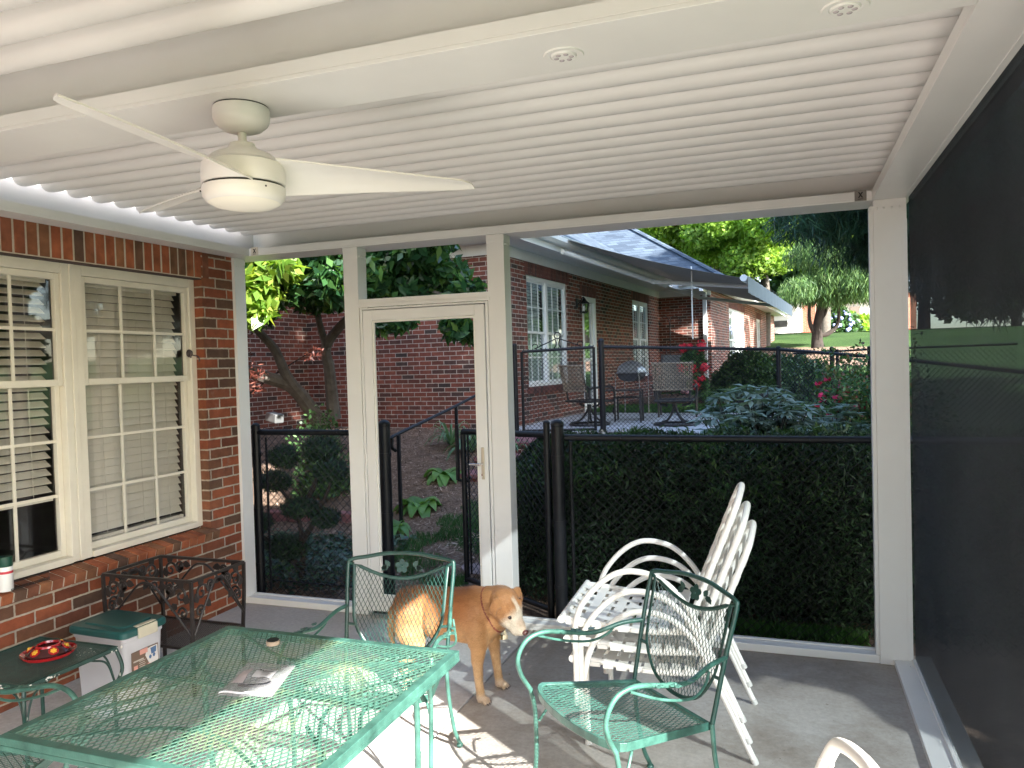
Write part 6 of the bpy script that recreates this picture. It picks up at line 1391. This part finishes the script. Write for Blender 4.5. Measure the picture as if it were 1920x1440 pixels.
n = 900; P, d = blob_pts(n, (0,0,-.05), (.20,.20,.24)); P2, d2 = blob_pts(500, (.07,0,-.42), (.17,.17,.16)); P = np.vstack([P,P2]); d = np.vstack([d,d2]); n = len(P)
leafmesh('foliage', P, d+rdirs(n)*.5, rdirs(n)+d, .07*(.6+.6*rng.random(n)), .05, box_, hb_)
k = MB()
germ = S('red geranium', (.55,.02,.035), .55, var=.3, scale=30)
for (cx_, cz1, r_) in ((-.14,.16,.13),(.14,.17,.14),(-.17,-.13,.10),(.0,-.16,.14),(.17,-.14,.14),(.05,-.42,.12),(-.05,.18,.08),(.13,-.32,.08)):
    k = MB(); k.sphere((cx_,-.1,cz1), r_*.5, n=8, m=6)
    for q in range(26): d = Vector(rdirs(1)[0]); p = Vector((cx_,-.1,cz1))+d*r_*.75*(.6+.5*rng.random()); e = d.cross(Vector((0,0,1))).normalized(); k.prism([(0,-.012), (.03,-.02), (.045,0), (.03,.02), (0,.012)], .002, p, e, (d+e.cross(d)).normalized())
    k.build('flower_cluster', germ, hb_)
pf = thing('potted_flowers', 'pale pink flowers low by the downspout', 'plant', nl(.9, 8.6, .64)); n = 900; P, d = blob_pts(n, (0,0,.25), (.30,.25,.28)); leafmesh('foliage', P, d+rdirs(n)*.4, rdirs(n)+d, .07*(.6+.6*rng.random(n)), .05, box_, pf); k = MB()
pink = S('pale pink petals', (.70,.38,.42), .6)
for q in range(9): k = MB(); k.sphere((rng.uniform(-.28,.28), -.2+rng.uniform(-.08,.1), .15+.4*rng.random()), .055, n=8, m=6); k.build('flower', pink, pf, True)
# black planter, hose bib, lamp etc
pl_ = thing('planter', 'black rectangular planter between the boxwoods and grey shrub', 'planter', (-.62,14.9,gz(-.6,14.9))); MB().box(-.30,.30,-.15,.15,0,.26).build('box', S('black plastic', (.015,.015,.018), .4), pl_, bevel=.01); MB().box(-.32,.32,-.17,.17,.261,.28).build('rim', S('grey planter rim', (.10,.10,.11), .35), pl_)
hb2 = nl(1.36, 11.2, 1.0); k = MB(); k.tube(bez([(0,0,.12), (.06,0,.12), (.10,0,.06), (.09,0,-.08), (.05,0,-.25)], 4), .018, 7); k.tube([(.05,-.05,.12), (.05,.05,.12)], .02, 8); o = k.build('hose_tap', st2, None, True); o.location = hb2; tag(o, 'metal hose tap on the bungalow wall left of the boxwood', 'tap')
sp_ = atd(515, 783, 8.8); k = MB(); k.obox((0,0,0), (.10,.0,-.015), (0,.06,0), (.008,0,.05)); o = k.build('downspout_extension', S('grey white plastic', (.12,.125,.125), .5), bevel=.012); o.location = sp_; o.rotation_euler = (0,0,R(-20)); tag(o, 'pale plastic downspout end lying on the dark bank left of the magnolia', 'downspout')
bk_ = thing('edging_brick', 'reddish edging stones half buried on the dark bank behind the left fence panel', 'stones', spot(572,830,7.6)); k = MB()
for i in range(4): k.obox((-.35+i*.26, .02*i, .04), (.12,.01,0), (-.01,.07,0), (0,0,.05))
k.build('stones', stepm, bk_, bevel=.01)
# crimson bell / white stone etc on fence
o = MB(); o.lathe([(0,.06),(.012,.055),(.02,.03),(.05,.012),(.075,0),(0,0)], n=14); cp_ = o.build('garden_finial', S('tan stone', (.45,.38,.28), .7), None, True); cp_.location = atd(1129, 815, 8.9); tag(cp_, 'small tan pointed garden ornament just above the hedge fence rail', 'ornament')
# ------------------------------------------------------------------ far houses up the slope
fh = thing('far_house', 'sunlit white and brick house at the top of the lawn', 'house', (1.5, 46, 0), R(-3))
def fhp(mb, nm, mt, par=fh): return mb.build(nm, mt, par)
fz = 1.9
k = MB(); k.box(-.02,3.6,1.0,9,fz-.5,fz+3.0); k.box(-6.5,-.7,-1.0,8,fz-.8,fz+2.6); fhp(k, 'wall', S('sunlit white siding', (.78,.76,.72), .7, var=.04))
k = MB(); k.box(-.699,-.021,-.9,.95,fz-.5,fz+3.0); k.box(3.601,5,.6,9,fz-.5,fz+3.0); fhp(k, 'wall', brickmat('far orange brick', [(.35,.12,.07), (.42,.16,.09), (.30,.10,.06)], (.5,.42,.35)))
k = MB(); k.box(.05,1.6,.93,.999,fz+.55,fz+2.3); W1_ = fhp(k, 'window', wt); k = MB(); k.box(.15,.78,.90,.929,fz+.65,fz+2.2); k.box(.86,1.5,.90,.929,fz+.65,fz+2.2); fhp(k, 'pane', S('sky blue pane', (.20,.30,.36), .1), W1_)
k = MB()
for q in range(1, 4): k.box(.15+q*.34-.02, .15+q*.34+.02, .88, .899, fz+.65, fz+2.2); k.box(.15,1.5,.88,.8985,fz+.65+q*.39-.02,fz+.65+q*.39+.02)
fhp(k, 'muntins', wt, W1_)
k = MB(); k.box(2.7,3.5,.93,.999,fz-.2,fz+2.1); D_ = fhp(k, 'door', S('cream door', (.72,.70,.63), .5)); k = MB(); k.box(2.9,3.25,.90,.929,fz+1.0,fz+1.9); fhp(k, 'pane', S('grey door pane', (.25,.27,.28), .2), D_)
k = MB(); k.box(1.75,2.25,.9,.999,fz-.3,fz+2.4); fhp(k, 'pillar', S('grey brown pillar', (.16,.13,.11), .8))
k = MB(); k.box(-5.2,-1.2,-1.06,-1.002,fz-.8,fz+1.9); G_ = fhp(k, 'garage_door', S('white garage door', (.80,.80,.78), .5, var=.02)); k = MB()
for q in range(4): k.box(-5.0+q*.95,-4.3+q*.95,-1.08,-1.061,fz+1.35,fz+1.7)
fhp(k, 'pane', S('dark garage pane', (.08,.08,.08), .2), G_)
k = MB(); k.prism([(-7.2,0), (-1.2,0), (-4.2,2.4)], -10, (0,-1.6,fz+2.6), (1,0,0), (0,0,1)); k.prism([(-1,0), (6,0), (4,2.2), (1,2.2)], -10, (0,.4,fz+3.0), (1,0,0), (0,0,1)); fhp(k, 'roof', shingle)
dv = MB(); dv.grid(lambda a, c: (-40+90*a, 41.5+3*c+a*4, gz(-40+90*a, 43)+.06), 60, 2); tag(dv.build('driveway', S('pale driveway', (.48,.46,.42), .8)), kind='structure')

# pale stones along the outside of the screened side
rn = random.Random(21); stm = S('pale river stone', (.36,.33,.29), .8, var=.3, scale=9, bmp=.4, bscale=50); first = None; q = 0
for i in range(5):
    for j in range(4):
        if q >= 16: break
        x, y = .86+.19*j+rn.uniform(-.04,.04), 2.55+.24*i+rn.uniform(-.05,.05)
        if first is None:
            k = MB(); k.grid(lambda a, c: (.10*math.cos(2*pi*a)*math.sin(pi*c)*(1+.12*math.sin(4*pi*a)), .075*math.sin(2*pi*a)*math.sin(pi*c), .05*math.cos(pi*c)*(1+.1*math.cos(6*pi*a))), 20, 10); first = k.build('river_stone', stm, None, True); o = first
            tag(first, 'pale rounded stone in the bed seen low through the dark side screen', 'stone', 'pale stones outside the side screen')
        else: o = first.copy(); C.objects.link(o)
        o.location = (x, y, gz(x, y)+.02); o.rotation_euler = (0, 0, rn.uniform(0, 6.28)); o.scale = (rn.uniform(.75,1.25),)*3; q += 1
# dry leaves and grit on the patio
n = 150; xs = rng.uniform(-3.4,.45,n); ys_ = np.where(rng.random(n) < .55, 4.30-rng.random(n)**2*.5, rng.uniform(2.3,4.3,n)); P = np.stack([xs, ys_, np.full(n,.004)], 1); d = rdirs(n); d[:,2] *= .1; nr = rdirs(n)*.25; nr[:,2] += 1
tag(leafmesh('leaf_litter', P, d, nr, .004+.014*rng.random(n)**3, .002+.007*rng.random(n)**3, island('dry leaf bits', [(.05,.03,.02), (.14,.09,.05), (.25,.18,.11)], .9)), kind='stuff')
# ------------------------------------------------------------------ light
w = bpy.data.worlds.new('World'); sc.world = w; w.use_nodes = True; nt = w.node_tree; bg = nt.nodes['Background']
sky = nt.nodes.new('ShaderNodeTexSky'); sky.sky_type = 'NISHITA'; sky.sun_disc = False
sd = Vector((1.25, -.895, 1.0)).normalized(); el = math.asin(sd.z); az = math.atan2(sd.x, sd.y)
sky.sun_elevation = el; sky.sun_rotation = az; sky.air_density = 1.0; sky.dust_density = 1.2; sky.ozone_density = 1.0
nt.links.new(sky.outputs[0], bg.inputs[0]); bg.inputs[1].default_value = .15
sl_ = bpy.data.lights.new('sun', 'SUN'); sl_.energy = 4.6; sl_.angle = R(.55); sl_.color = (1, .96, .90); so = bpy.data.objects.new('sun', sl_); C.objects.link(so); so.rotation_euler = sd.to_track_quat('Z', 'Y').to_euler(); so.location = (8, -6, 9)
sc.view_settings.view_transform = 'Standard'; sc.view_settings.look = 'None'; sc.view_settings.gamma = 1; sc.view_settings.exposure = 2.5
cy = sc.cycles; cy.use_denoising = True; cy.max_bounces = 10; cy.diffuse_bounces = 6; cy.transparent_max_bounces = 16; cy.glossy_bounces = 4; cy.caustics_reflective = False; cy.caustics_refractive = False; cy.sample_clamp_indirect = 6
try: cy.denoiser = 'OPENIMAGEDENOISE'
except Exception: pass
